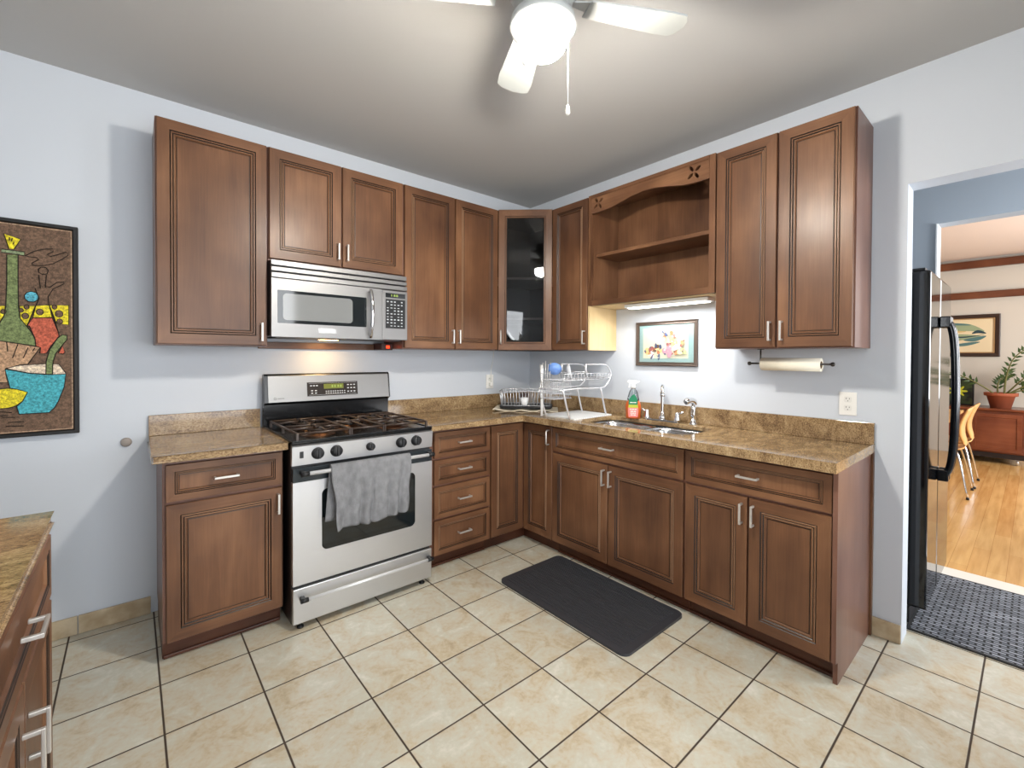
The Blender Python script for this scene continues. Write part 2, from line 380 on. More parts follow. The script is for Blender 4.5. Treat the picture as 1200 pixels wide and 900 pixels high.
# -- wall cabinets on the left wall
c = thing('wall_cabinet', 'tall brown single-door wall cabinet at the left end, left of the microwave', 'cabinet', (-2.6216, 0, ZB))
W = 2.6216-2.155
carcass(c, 0, W, 0, ZT-ZB, DU-.0205); d = door(c, .002, W-.004, .002, ZT-ZB-.002, -DU+.02); handle(d, W-.033, .075, -DU)
c = thing('wall_cabinet', 'short brown two-door wall cabinet directly above the microwave', 'cabinet', (-2.154, 0, 1.845))
W = 2.154-1.3755; H = ZT-1.845
carcass(c, 0, W, 0, H, DU-.0205)
d = door(c, .002, .385, .008, H-.002, -DU+.02); handle(d, .36, .095, -DU)
d = door(c, .387, W-.004, .008, H-.002, -DU+.02); handle(d, .412, .095, -DU)
c = thing('wall_cabinet', 'tall brown two-door wall cabinet between the microwave and the glass-door corner cabinet', 'cabinet', (-1.375, 0, ZB))
W = 1.375-.612
carcass(c, 0, W, 0, ZT-ZB, DU-.0205)
d = door(c, .004, .390, .002, ZT-ZB-.002, -DU+.02); handle(d, .365, .09, -DU)
d = door(c, .392, W+.012, .002, ZT-ZB-.002, -DU+.02); handle(d, .417, .09, -DU)
# -- diagonal corner cabinet with a glass door
cc = thing('corner_wall_cabinet', 'diagonal corner wall cabinet with a glass door and shelves', 'cabinet', (0, 0, ZB))
H = ZT-ZB
A = (-.5985, -.286); B = (-.286, -.5835)
outer = [(-.001, -.001), (-.609, -.001), (-.609, -.284), (-.585, -.284), (-.286, -.57), (-.286, -.60), (-.001, -.60)]
inner = [(-.018, -.018), (-.592, -.018), (-.592, -.268), (-.572, -.278), (-.298, -.545), (-.27, -.583), (-.018, -.583)]
b = MB(); b.prism(outer, 0, .018); b.prism(outer, H-.018, H)
b.box(-.609, -.001, -.012, -.001, .018, H-.018); b.box(-.012, -.001, -.60, -.012, .018, H-.018); b.box(-.609, -.595, -.284, -.012, .018, H-.018); b.box(-.286, -.012, -.60, -.587, .018, H-.018)
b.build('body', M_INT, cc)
M_SHELFE = wood('shelf_edge_wood', 0, (120, 92, 76), (150, 122, 106), (172, 146, 130))
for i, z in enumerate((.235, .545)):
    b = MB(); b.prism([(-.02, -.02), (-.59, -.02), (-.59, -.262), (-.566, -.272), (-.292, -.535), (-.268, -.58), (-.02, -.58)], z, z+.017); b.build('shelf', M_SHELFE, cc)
# door in a frame rotated -45 degrees
dl = math.hypot(A[0]-B[0], A[1]-B[1])
ang = math.atan2(B[1]-A[1], B[0]-A[0])
def diag(b, name, m, parent):
    # built in door space: x along the door, y depth; then placed
    Mx = Matrix.Translation(Vector((A[0], A[1], 0))) @ Matrix.Rotation(ang, 4, 'Z')
    bmesh.ops.transform(b.bm, matrix=Mx, verts=b.bm.verts); return b.build(name, m, parent)
b = MB()
DP = [(0, .0), (0, -.016), (.003, -.02), (.050, -.02), (.0525, -.0165), (.0555, -.0185), (.062, -.0185), (.066, -.012), (.066, 0)]
b.rings(.012, dl-.012, .002, H-.002, DP, close=False, mis=[0, 0, 0, 2, 0, 0, 2, 0, 0], mrail=1)
# open back: remove the closing face
bm = b.bm; big = [f for f in bm.faces if len(f.verts) == 4 and f.calc_area() > (dl-.05)*(H-.05)*.9]
bmesh.ops.delete(bm, geom=big, context='FACES_ONLY')
outer4 = [(.012, .002), (dl-.012, .002), (dl-.012, H-.002), (.012, H-.002)]; in4 = [(.078, .068), (dl-.078, .068), (dl-.078, H-.068), (.078, H-.068)]
b.prism(outer4, 0, .0005, [in4], 'xz', mi=0)
gd = diag(b, 'door', WM, cc)
b = MB(); b.box(.077, dl-.077, -.009, -.005, .067, H-.067); diag(b, 'glass_pane', M_GLASS, gd)
b = MB(); h = .048; b.tube([(.035, -.0205, .10-h), (.035, -.042, .10-h), (.035, -.048, .106-h), (.035, -.048, .094+h), (.035, -.042, .10+h), (.035, -.0205, .10+h)], .0052); diag(b, 'handle', M_NICKEL, gd)
# -- right wall, local x runs towards the viewer's right
c = thing('wall_cabinet', 'narrow brown single-door wall cabinet right of the glass corner cabinet, pale side showing', 'cabinet', (0, -.602, ZB), RZ_R)
W = .3545
carcass(c, 0, W-.016, 0, ZT-ZB, DU-.0205); d = door(c, -.017, .331, .002, ZT-ZB-.002, -DU+.02, shrink=.95); handle(d, .31, .09, -DU)
b = MB(); b.box(W-.0155, W-.001, -DU+.0, -.002, 0, 1.69-ZB-.001); b.build('side_panel', M_MAPLE, c)['label'] = 'pale unfinished side panel'
b = MB(); b.box(W-.0155, W-.001, -DU+.0, -.002, 1.69-ZB-.0005, ZT-ZB); b.build('face_stile', M_WOODV, c)
# open shelf unit with arched, pierced valance
ZO = 1.69
c = thing('open_shelf_cabinet', 'open brown wall shelf unit with arched pierced valance above the sink', 'shelf', (0, -.958, ZO), RZ_R)
W = 1.8365-.958; H = ZT-ZO
b = MB(); b.box(0, .016, -.285, -.002, 0, H); b.box(W-.036, W-.0005, -.285, -.002, 0, H); b.box(.016, W-.036, -.012, -.002, 0, H); b.box(.016, W-.036, -.285, -.012, H-.016, H); b.box(.016, W-.036, -.285, -.012, .012, .03)
b.build('body', M_WOODV, c)
b = MB(); b.box(.016, W-.036, -.262, -.013, .338, .36, bev=.002); b.build('shelf', M_WOODH, c)
vo = [(.0005, H), (.0005, .632)]
for t, z in ((.10, .634), (.17, .638), (.24, .652), (.33, .670), (.42, .679), (.50, .676), (.58, .662), (.65, .646), (.70, .636), (.76, .633)): vo.append((t, z))
vo += [(W-.036, .632), (W-.036, H)]
def leafhole(cx, cz, s=1):
    out = []
    for a in (.6, 2.2, 3.8, 5.3):
        px, pz = cx+.021*s*math.cos(a), cz+.021*s*math.sin(a)
        out.append(ellipse(px, pz, .0155*s, .0075*s, 10, a))
    return out
b = MB(); b.prism(vo, -.304, -.286, leafhole(.066, .693, 1.3)+leafhole(W-.125, .693, 1.3), 'xz'); v = b.build('valance', M_WOODH, c)
b = MB(); b.box(.0005, W-.036, -.309, -.3045, H-.024, H-.001, bev=.002); b.build('top_moulding', M_WOODH, v)
b = MB(); b.box(W-.0355, W-.001, -.304, -.286, 0, H, bev=.001); b.build('face_stile', M_WOODV, c)
b = MB(); b.box(.0005, .014, -.304, -.286, 0, .630, bev=.001); b.build('face_stile', M_WOODV, c)
b = MB(); b.box(.015, W-.037, -.304, -.286, 0, .034, bev=.001); b.build('bottom_rail', M_WOODH, c)
b = MB(); b.box(.0005, W-.001, -.284, -.002, -.006, -.0005); b.build('underside', M_MAPLE, c)['label'] = 'pale unfinished underside'
# big two door cabinet
c = thing('wall_cabinet', 'tall brown two-door wall cabinet at the right end, above the paper towels', 'cabinet', (0, -1.8375, ZB), RZ_R)
W = 2.4647-1.8375
carcass(c, 0, W, 0, ZT-ZB, DU-.0205)
d = door(c, .002, .309, .002, ZT-ZB-.002, -DU+.02); handle(d, .284, .085, -DU)
d = door(c, .312, W-.004, .002, ZT-ZB-.002, -DU+.02); handle(d, .337, .085, -DU)

# -- base cabinets
ZC = .9178; TC = .030; ZK = .094; ZD1 = .70; ZDT = .866
def base_body(parent, x0, x1, toe=True, mats=None, depth=DB-.0205, endp=None):
    b = MB(); b.box(x0+.0008, x1-.0008, -depth, -.003, ZK, ZC-TC-.001, bev=.001); o = b.build('body', mats or M_WOODY, parent)
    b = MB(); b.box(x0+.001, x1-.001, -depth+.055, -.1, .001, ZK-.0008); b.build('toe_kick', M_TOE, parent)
    return o
def shoe(parent, x0, x1, depth=DB-.0205):
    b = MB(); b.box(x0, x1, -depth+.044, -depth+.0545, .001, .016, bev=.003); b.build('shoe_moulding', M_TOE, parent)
c = thing('base_cabinet', 'brown base cabinet with one drawer over one door, left of the stove', 'cabinet', (-2.612, 0, 0))
W = 2.612-2.143
base_body(c, 0, W); shoe(c, .005, W-.003)
d = door(c, .009, W-.003, ZD1, ZDT, -DB+.02, 'drawer', .62); handle(d, .23, .785, -DB, False)
d = door(c, .009, W-.003, ZK, ZD1-.006, -DB+.02); handle(d, W-.028, .615, -DB)
c = thing('drawer_cabinet', 'brown base cabinet with a stack of four drawers, right of the stove', 'cabinet', (-1.366, 0, 0))
W = 1.366-.868
base_body(c, 0, W); shoe(c, .0, W)
X0 = 1.366-1.306
for z0, z1 in ((.70, .866), (.532, .694), (.322, .526), (ZK, .316)):
    d = door(c, X0, W-.003, z0, z1, -DB+.02, 'drawer', .62); handle(d, (X0+W)/2, (z0+z1)/2+.005, -DB, False)
c = thing('corner_base_cabinet', 'L-shaped corner base cabinet with two narrow full-height doors meeting at right angles', 'cabinet', (0, 0, 0))
b = MB(); b.prism([(-.8665, -.003), (-.8665, -DB+.0205), (-DB+.0205, -DB+.0205), (-DB+.0205, -.8595), (-.003, -.8595), (-.003, -.003)], ZK, ZC-TC-.001); b.build('body', M_WOODY, c)
q = DB-.0755
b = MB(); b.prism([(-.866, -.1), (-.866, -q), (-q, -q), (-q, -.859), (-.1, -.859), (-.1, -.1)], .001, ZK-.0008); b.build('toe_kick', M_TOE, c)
door(c, -.864, -DB-.0005, ZK, ZDT, -DB+.02)
b = MB(); b.rings(DB+.0025, .8595, ZK+.002, ZDT-.002, DOOR, yc=-DB+.02, mis=DMI, mrail=1)
bmesh.ops.transform(b.bm, matrix=Matrix.Rotation(-PI/2, 4, 'Z'), verts=b.bm.verts); d = b.build('door', WM, c)
b = MB(); b.tube([(-DB-.0005, -.832, .838), (-DB-.02, -.832, .838), (-DB-.028, -.832, .83), (-DB-.028, -.832, .75), (-DB-.02, -.832, .742), (-DB-.0005, -.832, .742)], .0052); b.build('handle', M_NICKEL, d)
c = thing('sink_base_cabinet', 'wide brown base cabinet under the sink with a false drawer over two doors', 'cabinet', (0, -.8605, 0), RZ_R)
W = 1.8165-.8605
# low rear body keeps clear of the basins
b = MB(); b.box(.001, W-.001, -DB+.0205, -.003, ZK, .66); b.box(.001, W-.001, -DB+.0205, -DB+.04, .66, ZC-TC-.001); b.box(.001, .018, -DB+.04, -.003, .66, ZC-TC-.001); b.box(W-.018, W-.001, -DB+.04, -.003, .66, ZC-TC-.001)
b.build('body', M_WOODY, c)
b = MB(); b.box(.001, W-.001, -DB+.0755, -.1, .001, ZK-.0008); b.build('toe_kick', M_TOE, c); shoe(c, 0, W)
d = door(c, .002, W-.003, ZD1, ZDT, -DB+.02, 'drawer', .62); handle(d, W/2-.01, .79, -DB, False)
d = door(c, .002, .468, ZK, ZD1-.006, -DB+.02); handle(d, .444, .615, -DB)
d = door(c, .469, W-.003, ZK, ZD1-.006, -DB+.02); handle(d, .494, .615, -DB)
c = thing('base_cabinet', 'brown base cabinet with drawer over two doors, right end of the counter run', 'cabinet', (0, -1.8175, 0), RZ_R)
W = 2.478-1.8175; WE = 2.4605-1.8175
base_body(c, 0, WE); shoe(c, 0, WE)
b = MB(); b.prism([(-.003, .001), (-.003, ZC-TC-.001), (-DB+.003, ZC-TC-.001), (-DB+.003, ZK+.004), (-DB+.03, ZK-.002), (-DB+.03, .001)], WE+.0005, W, ax='yz'); b.build('end_panel', M_WOODY, c)
b = MB(); b.box(W+.0005, W+.01, -.03, -.003, .001, ZC-TC-.002); b.build('scribe_strip', M_WOODV, c)
d = door(c, .003, WE, ZD1, ZDT, -DB+.02, 'drawer', .62); handle(d, .315, .787, -DB, False)
d = door(c, .003, .313, ZK, ZD1-.006, -DB+.02); handle(d, .288, .615, -DB)
d = door(c, .3145, WE, ZK, ZD1-.006, -DB+.02); handle(d, .339, .615, -DB)

# foreground cabinet along the side wall (local x = +y of the room)
c = thing('base_cabinet', 'brown base cabinet in the lower left corner of the view, seen almost end on', 'cabinet', (-3.5195, -3.9, 0), PI/2)
W = 3.9-1.294; DF = 3.5195-2.869
b = MB(); b.box(0, W, -DF+.0205, -.003, ZK, ZC-TC-.001, bev=.001); b.build('body', M_WOODY, c)
b = MB(); b.box(0, W-.001, -DF+.0755, -.1, .001, ZK-.0008); b.build('toe_kick', M_TOE, c)
for k in range(3):
    x1 = W-.002-k*.81; x0 = x1-.806
    d = door(c, x0, x1, ZD1, ZDT, -DF+.02, 'drawer', .62); handle(d, (x0+x1)/2, .792, -DF, False, ln=.09)
    xm = (x0+x1)/2
    d = door(c, x0, xm, ZK, ZD1-.006, -DF+.02); handle(d, xm-.035, .56, -DF)
    d = door(c, xm, x1, ZK, ZD1-.006, -DF+.02); handle(d, xm+.035, .56, -DF)

# -- countertops
def slab(outer, z0, z1, holes=()):
    b = MB(); b.prism(outer, z0, z1, holes)
    es = [e for e in b.bm.edges if len(e.link_faces) == 2 and abs(e.link_faces[0].normal.z - e.link_faces[1].normal.z) > .5]
    b.bm.normal_update(); es = [e for e in b.bm.edges if len(e.link_faces) == 2 and abs(abs(e.link_faces[0].normal.z)-abs(e.link_faces[1].normal.z)) > .5]
    bmesh.ops.bevel(b.bm, geom=es, offset=.006, segments=3, affect='EDGES', profile=.5, clamp_overlap=True)
    return b
t = thing('countertop', 'short polished brown granite countertop left of the stove', 'countertop', (-2.41, -.3, ZC-TC))
slab([(-2.6414+2.41, .298), (-2.6414+2.41, .3-.6335), (.2705, .3-.6335), (.2705, .298)], 0, TC).build('slab', M_GRANITE, t)
b = MB(); b.box(-2.6414+2.41, .2705, .278, .298, TC+.0005, TC+.106, bev=.002); b.build('backsplash', M_GRANITE, t)
t = thing('countertop', 'L-shaped polished brown granite countertop running around the corner past the sink', 'countertop', (-.3, -.3, ZC-TC))
o3 = .3
sk = rrect(-.482, -.105, -1.765, -1.0, .09)
hole = [(x+o3, y+o3) for x, y in sk]
slab([(x+o3, y+o3) for x, y in [(-.002, -.002), (-1.366, -.002), (-1.366, -.6335), (-.6335, -.6335), (-.6335, -2.4871), (-.002, -2.4871)]], 0, TC, [hole]).build('slab', M_GRANITE, t)
b = MB(); b.box(-1.366+o3, -.002+o3, -.022+o3, -.002+o3, TC+.0005, TC+.106, bev=.002); b.build('backsplash', M_GRANITE, t)
b = MB(); b.box(-.022+o3, -.002+o3, -2.4871+o3, -.0225+o3, TC+.0005, TC+.106, bev=.002); b.build('backsplash', M_GRANITE, t)
t = thing('countertop', 'polished brown granite countertop in the lower left corner of the view', 'countertop', (-3.2, -2.6, ZC-TC))
slab([(-.3185, -1.3), (.330, -1.3), (.330, 1.312), (-.3185, 1.312)], 0, TC).build('slab', M_GRANITE, t)
PAINT=[('green',[(-3.1493, 1.4385), (-3.1377, 1.4736), (-3.126, 1.5032), (-3.1212, 1.5441), (-3.1174, 1.6605), (-3.1167, 1.7706), (-3.0835, 1.7757), (-3.0842, 1.6643), (-3.0837, 1.5471), (-3.0793, 1.4945), (-3.0596, 1.4601), (-3.0457, 1.434), (-3.0349, 1.404), (-3.031, 1.3712), (-3.1382, 1.3922), (-3.1609, 1.3945), (-3.1605, 1.4518)]),
('greenlt',[(-3.1311, 1.7926), (-3.0644, 1.7904), (-3.0649, 1.7739), (-3.1327, 1.7785)]),
('yellow',[(-3.1245, 1.8606), (-3.0752, 1.8445), (-3.0951, 1.7973), (-3.1107, 1.7977)]),
('yellow',[(-3.081, 1.549), (-3.0328, 1.5528), (-3.0576, 1.4602), (-3.0793, 1.4945)]),
('yellow',[(-3.0315, 1.5541), (-2.9893, 1.5593), (-2.9803, 1.5047), (-3.04, 1.4998)]),
('yellow',[(-2.9884, 1.5593), (-2.9259, 1.5637), (-2.9264, 1.4728), (-2.9665, 1.4769)]),
('yellow',[(-3.1448, 1.544), (-3.1219, 1.5458), (-3.126, 1.5032), (-3.1377, 1.4765), (-3.1453, 1.4674)]),
('red',[(-3.04, 1.4986), (-2.9803, 1.5023), (-2.9603, 1.4374), (-2.9583, 1.4186), (-2.9862, 1.3691), (-2.9989, 1.3386), (-3.0197, 1.3396), (-3.0175, 1.3655), (-3.0318, 1.3712), (-3.0349, 1.407), (-3.0515, 1.4629), (-3.0576, 1.4632)]),
('blue',[(-3.0656, 1.5957), (-3.0587, 1.61), (-3.0446, 1.6167), (-3.0304, 1.6127), (-3.0223, 1.5968), (-3.0244, 1.5816), (-3.0367, 1.5698), (-3.0529, 1.5702), (-3.0637, 1.5811)]),
('tan',[(-3.1609, 1.3945), (-3.1382, 1.3922), (-3.08, 1.3803), (-3.0183, 1.3655), (-3.0566, 1.2905), (-3.0806, 1.2877), (-3.1237, 1.2706), (-3.1219, 1.2444), (-3.1163, 1.2093), (-3.1394, 1.2101), (-3.1621, 1.2109)]),
('green',[(-3.0016, 1.2448), (-3.0, 1.3023), (-2.9883, 1.3569), (-2.9648, 1.4062), (-2.9475, 1.4263), (-2.9323, 1.4226), (-2.9324, 1.4041), (-2.9521, 1.3697), (-2.9694, 1.3388), (-2.9781, 1.3022), (-2.9806, 1.2443)]),
('cream',[(-3.1198, 1.2706), (-3.0806, 1.286), (-3.0013, 1.2914), (-3.0016, 1.2448), (-3.0528, 1.25)]),
('cream',[(-2.9795, 1.29), (-2.959, 1.2887), (-2.9398, 1.2527), (-2.9377, 1.2434), (-2.9797, 1.2425)]),
('teal',[(-3.1245, 1.2677), (-3.0528, 1.2488), (-3.0016, 1.2418), (-2.9368, 1.2428), (-2.9424, 1.1849), (-2.9621, 1.1182), (-2.9751, 1.0884), (-2.9921, 1.0683), (-3.0839, 1.0678), (-3.0916, 1.1025), (-3.0737, 1.125), (-3.0582, 1.1645), (-3.0892, 1.179), (-3.1107, 1.1857)]),
('yellow',[(-3.1624, 1.1706), (-3.1396, 1.1823), (-3.1165, 1.1848), (-3.0892, 1.179), (-3.0582, 1.1645), (-3.0737, 1.125), (-3.0936, 1.1056), (-3.1171, 1.0973), (-3.1628, 1.0959)]),
('red',[(-2.9609, 1.342), (-2.9478, 1.3729), (-2.9393, 1.3453), (-2.9458, 1.336)])]
SPOTS=[((-3.1279, 1.5205), 0.0129), ((-3.0633, 1.5055), 0.0167), ((-3.0186, 1.5263), 0.018), ((-2.9577, 1.522), 0.0206), ((-2.9558, 1.4866), 0.0155), ((-2.9724, 1.5521), 0.0129), ((-3.0591, 1.5454), 0.0129), ((-3.0759, 1.53), 0.0116)]
LINES=[[(-3.0617, 1.7732), (-3.0333, 1.7983), (-3.0045, 1.8119), (-2.9752, 1.8178), (-2.9752, 1.8045), (-2.9942, 1.7894), (-2.9838, 1.782), (-2.9583, 1.7949), (-2.9324, 1.81), (-2.9259, 1.7968), (-2.9455, 1.7755), (-2.9755, 1.7498), (-3.0091, 1.7362), (-3.0418, 1.7346), (-3.0418, 1.7435), (-3.0213, 1.7614), (-3.0253, 1.7697), (-3.0557, 1.7711)],
[(-3.0215, 1.7195), (-3.0132, 1.7296), (-2.9987, 1.7297), (-2.9905, 1.7176), (-2.9947, 1.7019), (-3.0093, 1.6971), (-3.0208, 1.7046), (-3.0215, 1.7195)],
[(-3.0209, 1.6927), (-3.0159, 1.6333), (-3.0323, 1.6316), (-3.0203, 1.588), (-3.0576, 1.4632)],
[(-2.9969, 1.6956), (-3.0005, 1.638), (-2.9846, 1.6427), (-2.9633, 1.6663), (-2.9397, 1.6689)],
[(-2.9397, 1.6628), (-2.9762, 1.6344), (-2.9924, 1.5965), (-2.9893, 1.5605), (-2.9603, 1.4374)],
[(-3.1191, 1.3869), (-3.1163, 1.3463)],
[(-3.086, 1.379), (-3.1021, 1.3172)],
[(-3.0554, 1.3648), (-3.0705, 1.3172)],
[(-3.0351, 1.3634), (-3.0421, 1.3471)],
[(-3.1402, 1.0827), (-3.1055, 1.0771)],
[(-3.1327, 1.056), (-3.0978, 1.0559)],
[(-3.1175, 1.0342), (-3.0702, 1.0346)],
[(-3.1234, 1.0184), (-3.0703, 1.015)],
[(-3.1403, 1.0653), (-3.1173, 1.0634)],
[(-3.1077, 1.8475), (-3.1085, 1.8328)],
[(-3.0999, 1.846), (-3.1016, 1.8311)],
[(-3.0949, 1.8294), (-3.097, 1.8174)]]

# ================================================================ APPLIANCES
# over-the-range microwave
mw = thing('microwave', 'stainless steel over-the-range microwave under the short wall cabinet', 'microwave', (-2.152, 0, 1.435))
W = 2.152-1.3785; H = .407
b = MB(); b.box(0, W, -.338, -.002, .004, H, bev=.004); b.build('body', M_BLACKP, mw)
b = MB(); b.prism([(-.345, .0), (-.345, .012), (-.30, .004), (-.1, .004), (-.1, -.004), (-.30, -.006)], .03, W-.03, ax='yz'); b.build('underside_vent', M_BLACKP, mw)
b = MB()
for z0, z1, y in ((.378, H, -.352), (.347, .371, -.356), (.312, .340, -.360)): b.box(0, W, y, -.3385, z0, z1, bev=.003)
b.build('vent_grille', M_STEEL2, mw)
XD = W-.168
b = MB(); b.prism([(0, 0), (XD, 0), (XD, .308), (0, .308)], -.362, -.3385, [rrect(.028, .508, .072, .248, .006)], 'xz'); md = b.build('door', M_STEEL2, mw)
b = MB(); b.prism(rrect(.028, .508, .072, .248, .006), -.3615, -.345, ax='xz'); b.build('window', M_DGLASS, md)
M_MESH = mat('microwave_screen', (120, 124, 128), .3, metal=.6)
b = MB(); b.prism(rrect(.055, .425, .09, .232, .02), -.3622, -.3617, ax='xz'); b.build('screen', mat('screen_reflection', (128, 130, 130), .08, spec=.9), md)  # grey lightened to stand in for the room reflected in the glass
b = MB(); b.box(.235, .33, -.3635, -.3622, .026, .054, bev=.001); b.build('badge', mat('badge_silver', (222, 222, 220), .25, metal=.7), md)
b = MB(); b.tube(smooth_path([(.527, -.3625, .292), (.527, -.385, .285), (.527, -.402, .22), (.527, -.408, .155), (.527, -.402, .09), (.527, -.385, .022), (.527, -.3625, .015)]), .010, 10); b.build('handle', M_CHROME, md)
b = MB(); b.box(XD+.0025, W, -.362, -.3385, 0, .308, bev=.003); cp = b.build('control_panel', M_STEEL2, mw)
b = MB(); b.box(XD+.022, W-.016, -.3633, -.3621, .262, .290); b.build('display', mat('display_black', (12, 14, 14), .15), cp)
M_LCD = mat('lcd_green', (60, 70, 40), .3, emit=(190, 220, 90), es=.5)
b = MB()
for k, w in enumerate((.006, .012, .012)): b.box(XD+.058+k*.016, XD+.058+k*.016+w, -.3640, -.3634, .270, .283)
b.build('clock_digits', M_LCD, cp)
b = MB(); b.box(XD+.022, W-.016, -.3633, -.3621, .072, .252, bev=.0004); kp = b.build('keypad', M_BLACKP, cp)
M_KEY = mat('key_print', (186, 190, 194), .4)
b = MB()
for r in range(9):
    for k in range(5):
        if (r*5+k*3) % 7 == 0: continue
        x = XD+.03+k*.0232; z = .085+r*.0185
        b.box(x, x+.011+(k % 2)*.002, -.3638, -.3634, z, z+.0045+(r % 3)*.0015)
b.build('key_markings', M_KEY, kp)
# wooden rail and small red-lit box beneath the microwave
b = MB(); b.box(0, .69, -.03, -.001, 0, .04, bev=.002); tag(b.build('wooden_rail', M_WOODH, loc=(-2.148, 0, 1.375)), 'thin brown wooden rail on the wall directly below the microwave', 'rail')
t = thing('indicator_box', 'small dark box with a red light tucked under the right end of the microwave', 'box', (-1.456, 0, 1.375))
b = MB(); b.box(0, .078, -.15, -.001, 0, .045, bev=.004); b.build('case', mat('dark_red_plastic', (60, 26, 20), .4), t)
b = MB(); b.box(.03, .055, -.1535, -.1505, .012, .030, bev=.001); b.build('light', mat('red_light', (220, 50, 20), .4, emit=(255, 60, 20), es=2.5), t)

# range
rg = thing('stove', 'freestanding stainless steel gas stove with black cooktop and five knobs', 'stove', (-2.131, 0, 0))
W = 2.131-1.3715
M_SIDE = mat('stove_side_black', (22, 22, 24), .3)
b = MB(); b.box(.002, W-.002, -.640, -.03, .03, .905, bev=.003); b.build('body', M_SIDE, rg)
b = MB()
b.box(0, W, -.666, -.03, .905, .919, bev=.005); b.build('cooktop', M_BLACK, rg)
b = MB(); b.box(0, .014, -.668, -.09, .9195, .924, bev=.002); b.box(W-.014, W, -.668, -.09, .9195, .924, bev=.002); b.box(.014, W-.014, -.668, -.655, .9195, .924, bev=.002); b.build('cooktop_rim', mat('rim_dark_steel', (84, 88, 94), .2, metal=.9), rg)
b = MB(); b.prism([(-.641, .803), (-.662, .803), (-.670, .895), (-.655, .904), (-.641, .904)], .001, W-.001, ax='yz'); cp = b.build('control_panel', M_STEEL, rg)
def knob(x, z, r):
    kb = MB(); kb.lathe([(r*1.02, -.0), (r*1.02, -.006), (r*.9, -.009), (r*.86, -.026), (r*.8, -.030), (0.001, -.030)], seg=24, axis=1); kb.box(-.0042, .0042, -.038, -.02, -r*.86, r*.86, bev=.0015)
    o = kb.build('knob', M_GREYP, cp, (x, -.667, z))
    o.rotation_euler = (-.085, 0, 0)
for x in (.117, .207, .559, .651): knob(x, .853, .0285)
knob(.383, .853, .0215)
b = MB(); b.box(.035, .052, -.6695, -.6655, .838, .870, bev=.001); b.build('switch', M_BLACKP, cp)
# backguard
b = MB(); b.prism([(-.03, .92), (-.03, 1.222), (-.062, 1.226), (-.078, 1.215), (-.098, 1.06), (-.066, 1.045), (-.062, .92)], 0, W, ax='yz'); bg = b.build('backguard', M_BLACK, rg)
b = MB(); b.prism([(-.075, 1.221), (-.082, 1.214), (-.1035, 1.062), (-.0965, 1.058)], .018, W-.012, ax='yz'); fp = b.build('steel_fascia', M_STEEL2, bg)
def bgy(z): return -.0822-(1.214-z)*.0215/.152
def bgbox(x0, x1, z0, z1, off, th, name, m, parent, bm=None):
    q = bm or MB(); q.prism([(bgy(z0)-off, z0), (bgy(z1)-off, z1), (bgy(z1)-off-th, z1), (bgy(z0)-off-th, z0)], x0, x1, ax='yz')
    return q if bm else q.build(name, m, parent)
dsp = bgbox(.228, .535, 1.088, 1.172, .0006, .002, 'clock_panel', mat('clock_panel_dark', (40, 34, 30), .2), fp)
q = MB()
for a in ((.238, .525, 1.0945, 1.0955), (.238, .525, 1.1655, 1.1665)): bgbox(*a, .0027, .0004, '', None, None, q)
for k in range(9):
    bgbox(.335+k*.014, .343+k*.014, 1.100, 1.105, .0027, .0005, '', None, None, q); bgbox(.335+k*.014, .343+k*.014, 1.112, 1.117, .0027, .0005, '', None, None, q)
for x, z in ((.245, 1.148), (.262, 1.148), (.279, 1.148), (.25, 1.118), (.272, 1.118), (.25, 1.103), (.272, 1.103), (.468, 1.148), (.488, 1.148), (.508, 1.148), (.468, 1.128), (.488, 1.128), (.508, 1.128), (.468, 1.106), (.488, 1.106), (.508, 1.106)):
    bgbox(x, x+.011, z, z+.006, .0027, .0005, '', None, None, q)
q.build('button_markings', M_KEY, dsp)
q = MB(); bgbox(.325, .445, 1.130, 1.160, .0027, .0004, '', None, None, q); ld = q.build('clock_window', mat('lcd_olive', (86, 92, 22), .3, emit=(120, 130, 20), es=.25), dsp)
q = MB()
for k, x in enumerate((.372, .388, .408, .424)): bgbox(x, x+.009, 1.138, 1.152, .0032, .0004, '', None, None, q)
q.build('clock_digits', M_LCD, dsp)
q = MB()
for x, z, r_ in ((.052, 1.083, .006),):
    for k in range(14):
        a = k*2*PI/14; bgbox(x+r_*math.cos(a)-.0012, x+r_*math.cos(a)+.0012, z+r_*math.sin(a)-.0012, z+r_*math.sin(a)+.0012, .0006, .0006, '', None, None, q)
for k in range(6): bgbox(.066+k*.006, .070+k*.006, 1.081, 1.085, .0006, .0006, '', None, None, q)
q.build('maker_mark', M_BLACKP, fp)
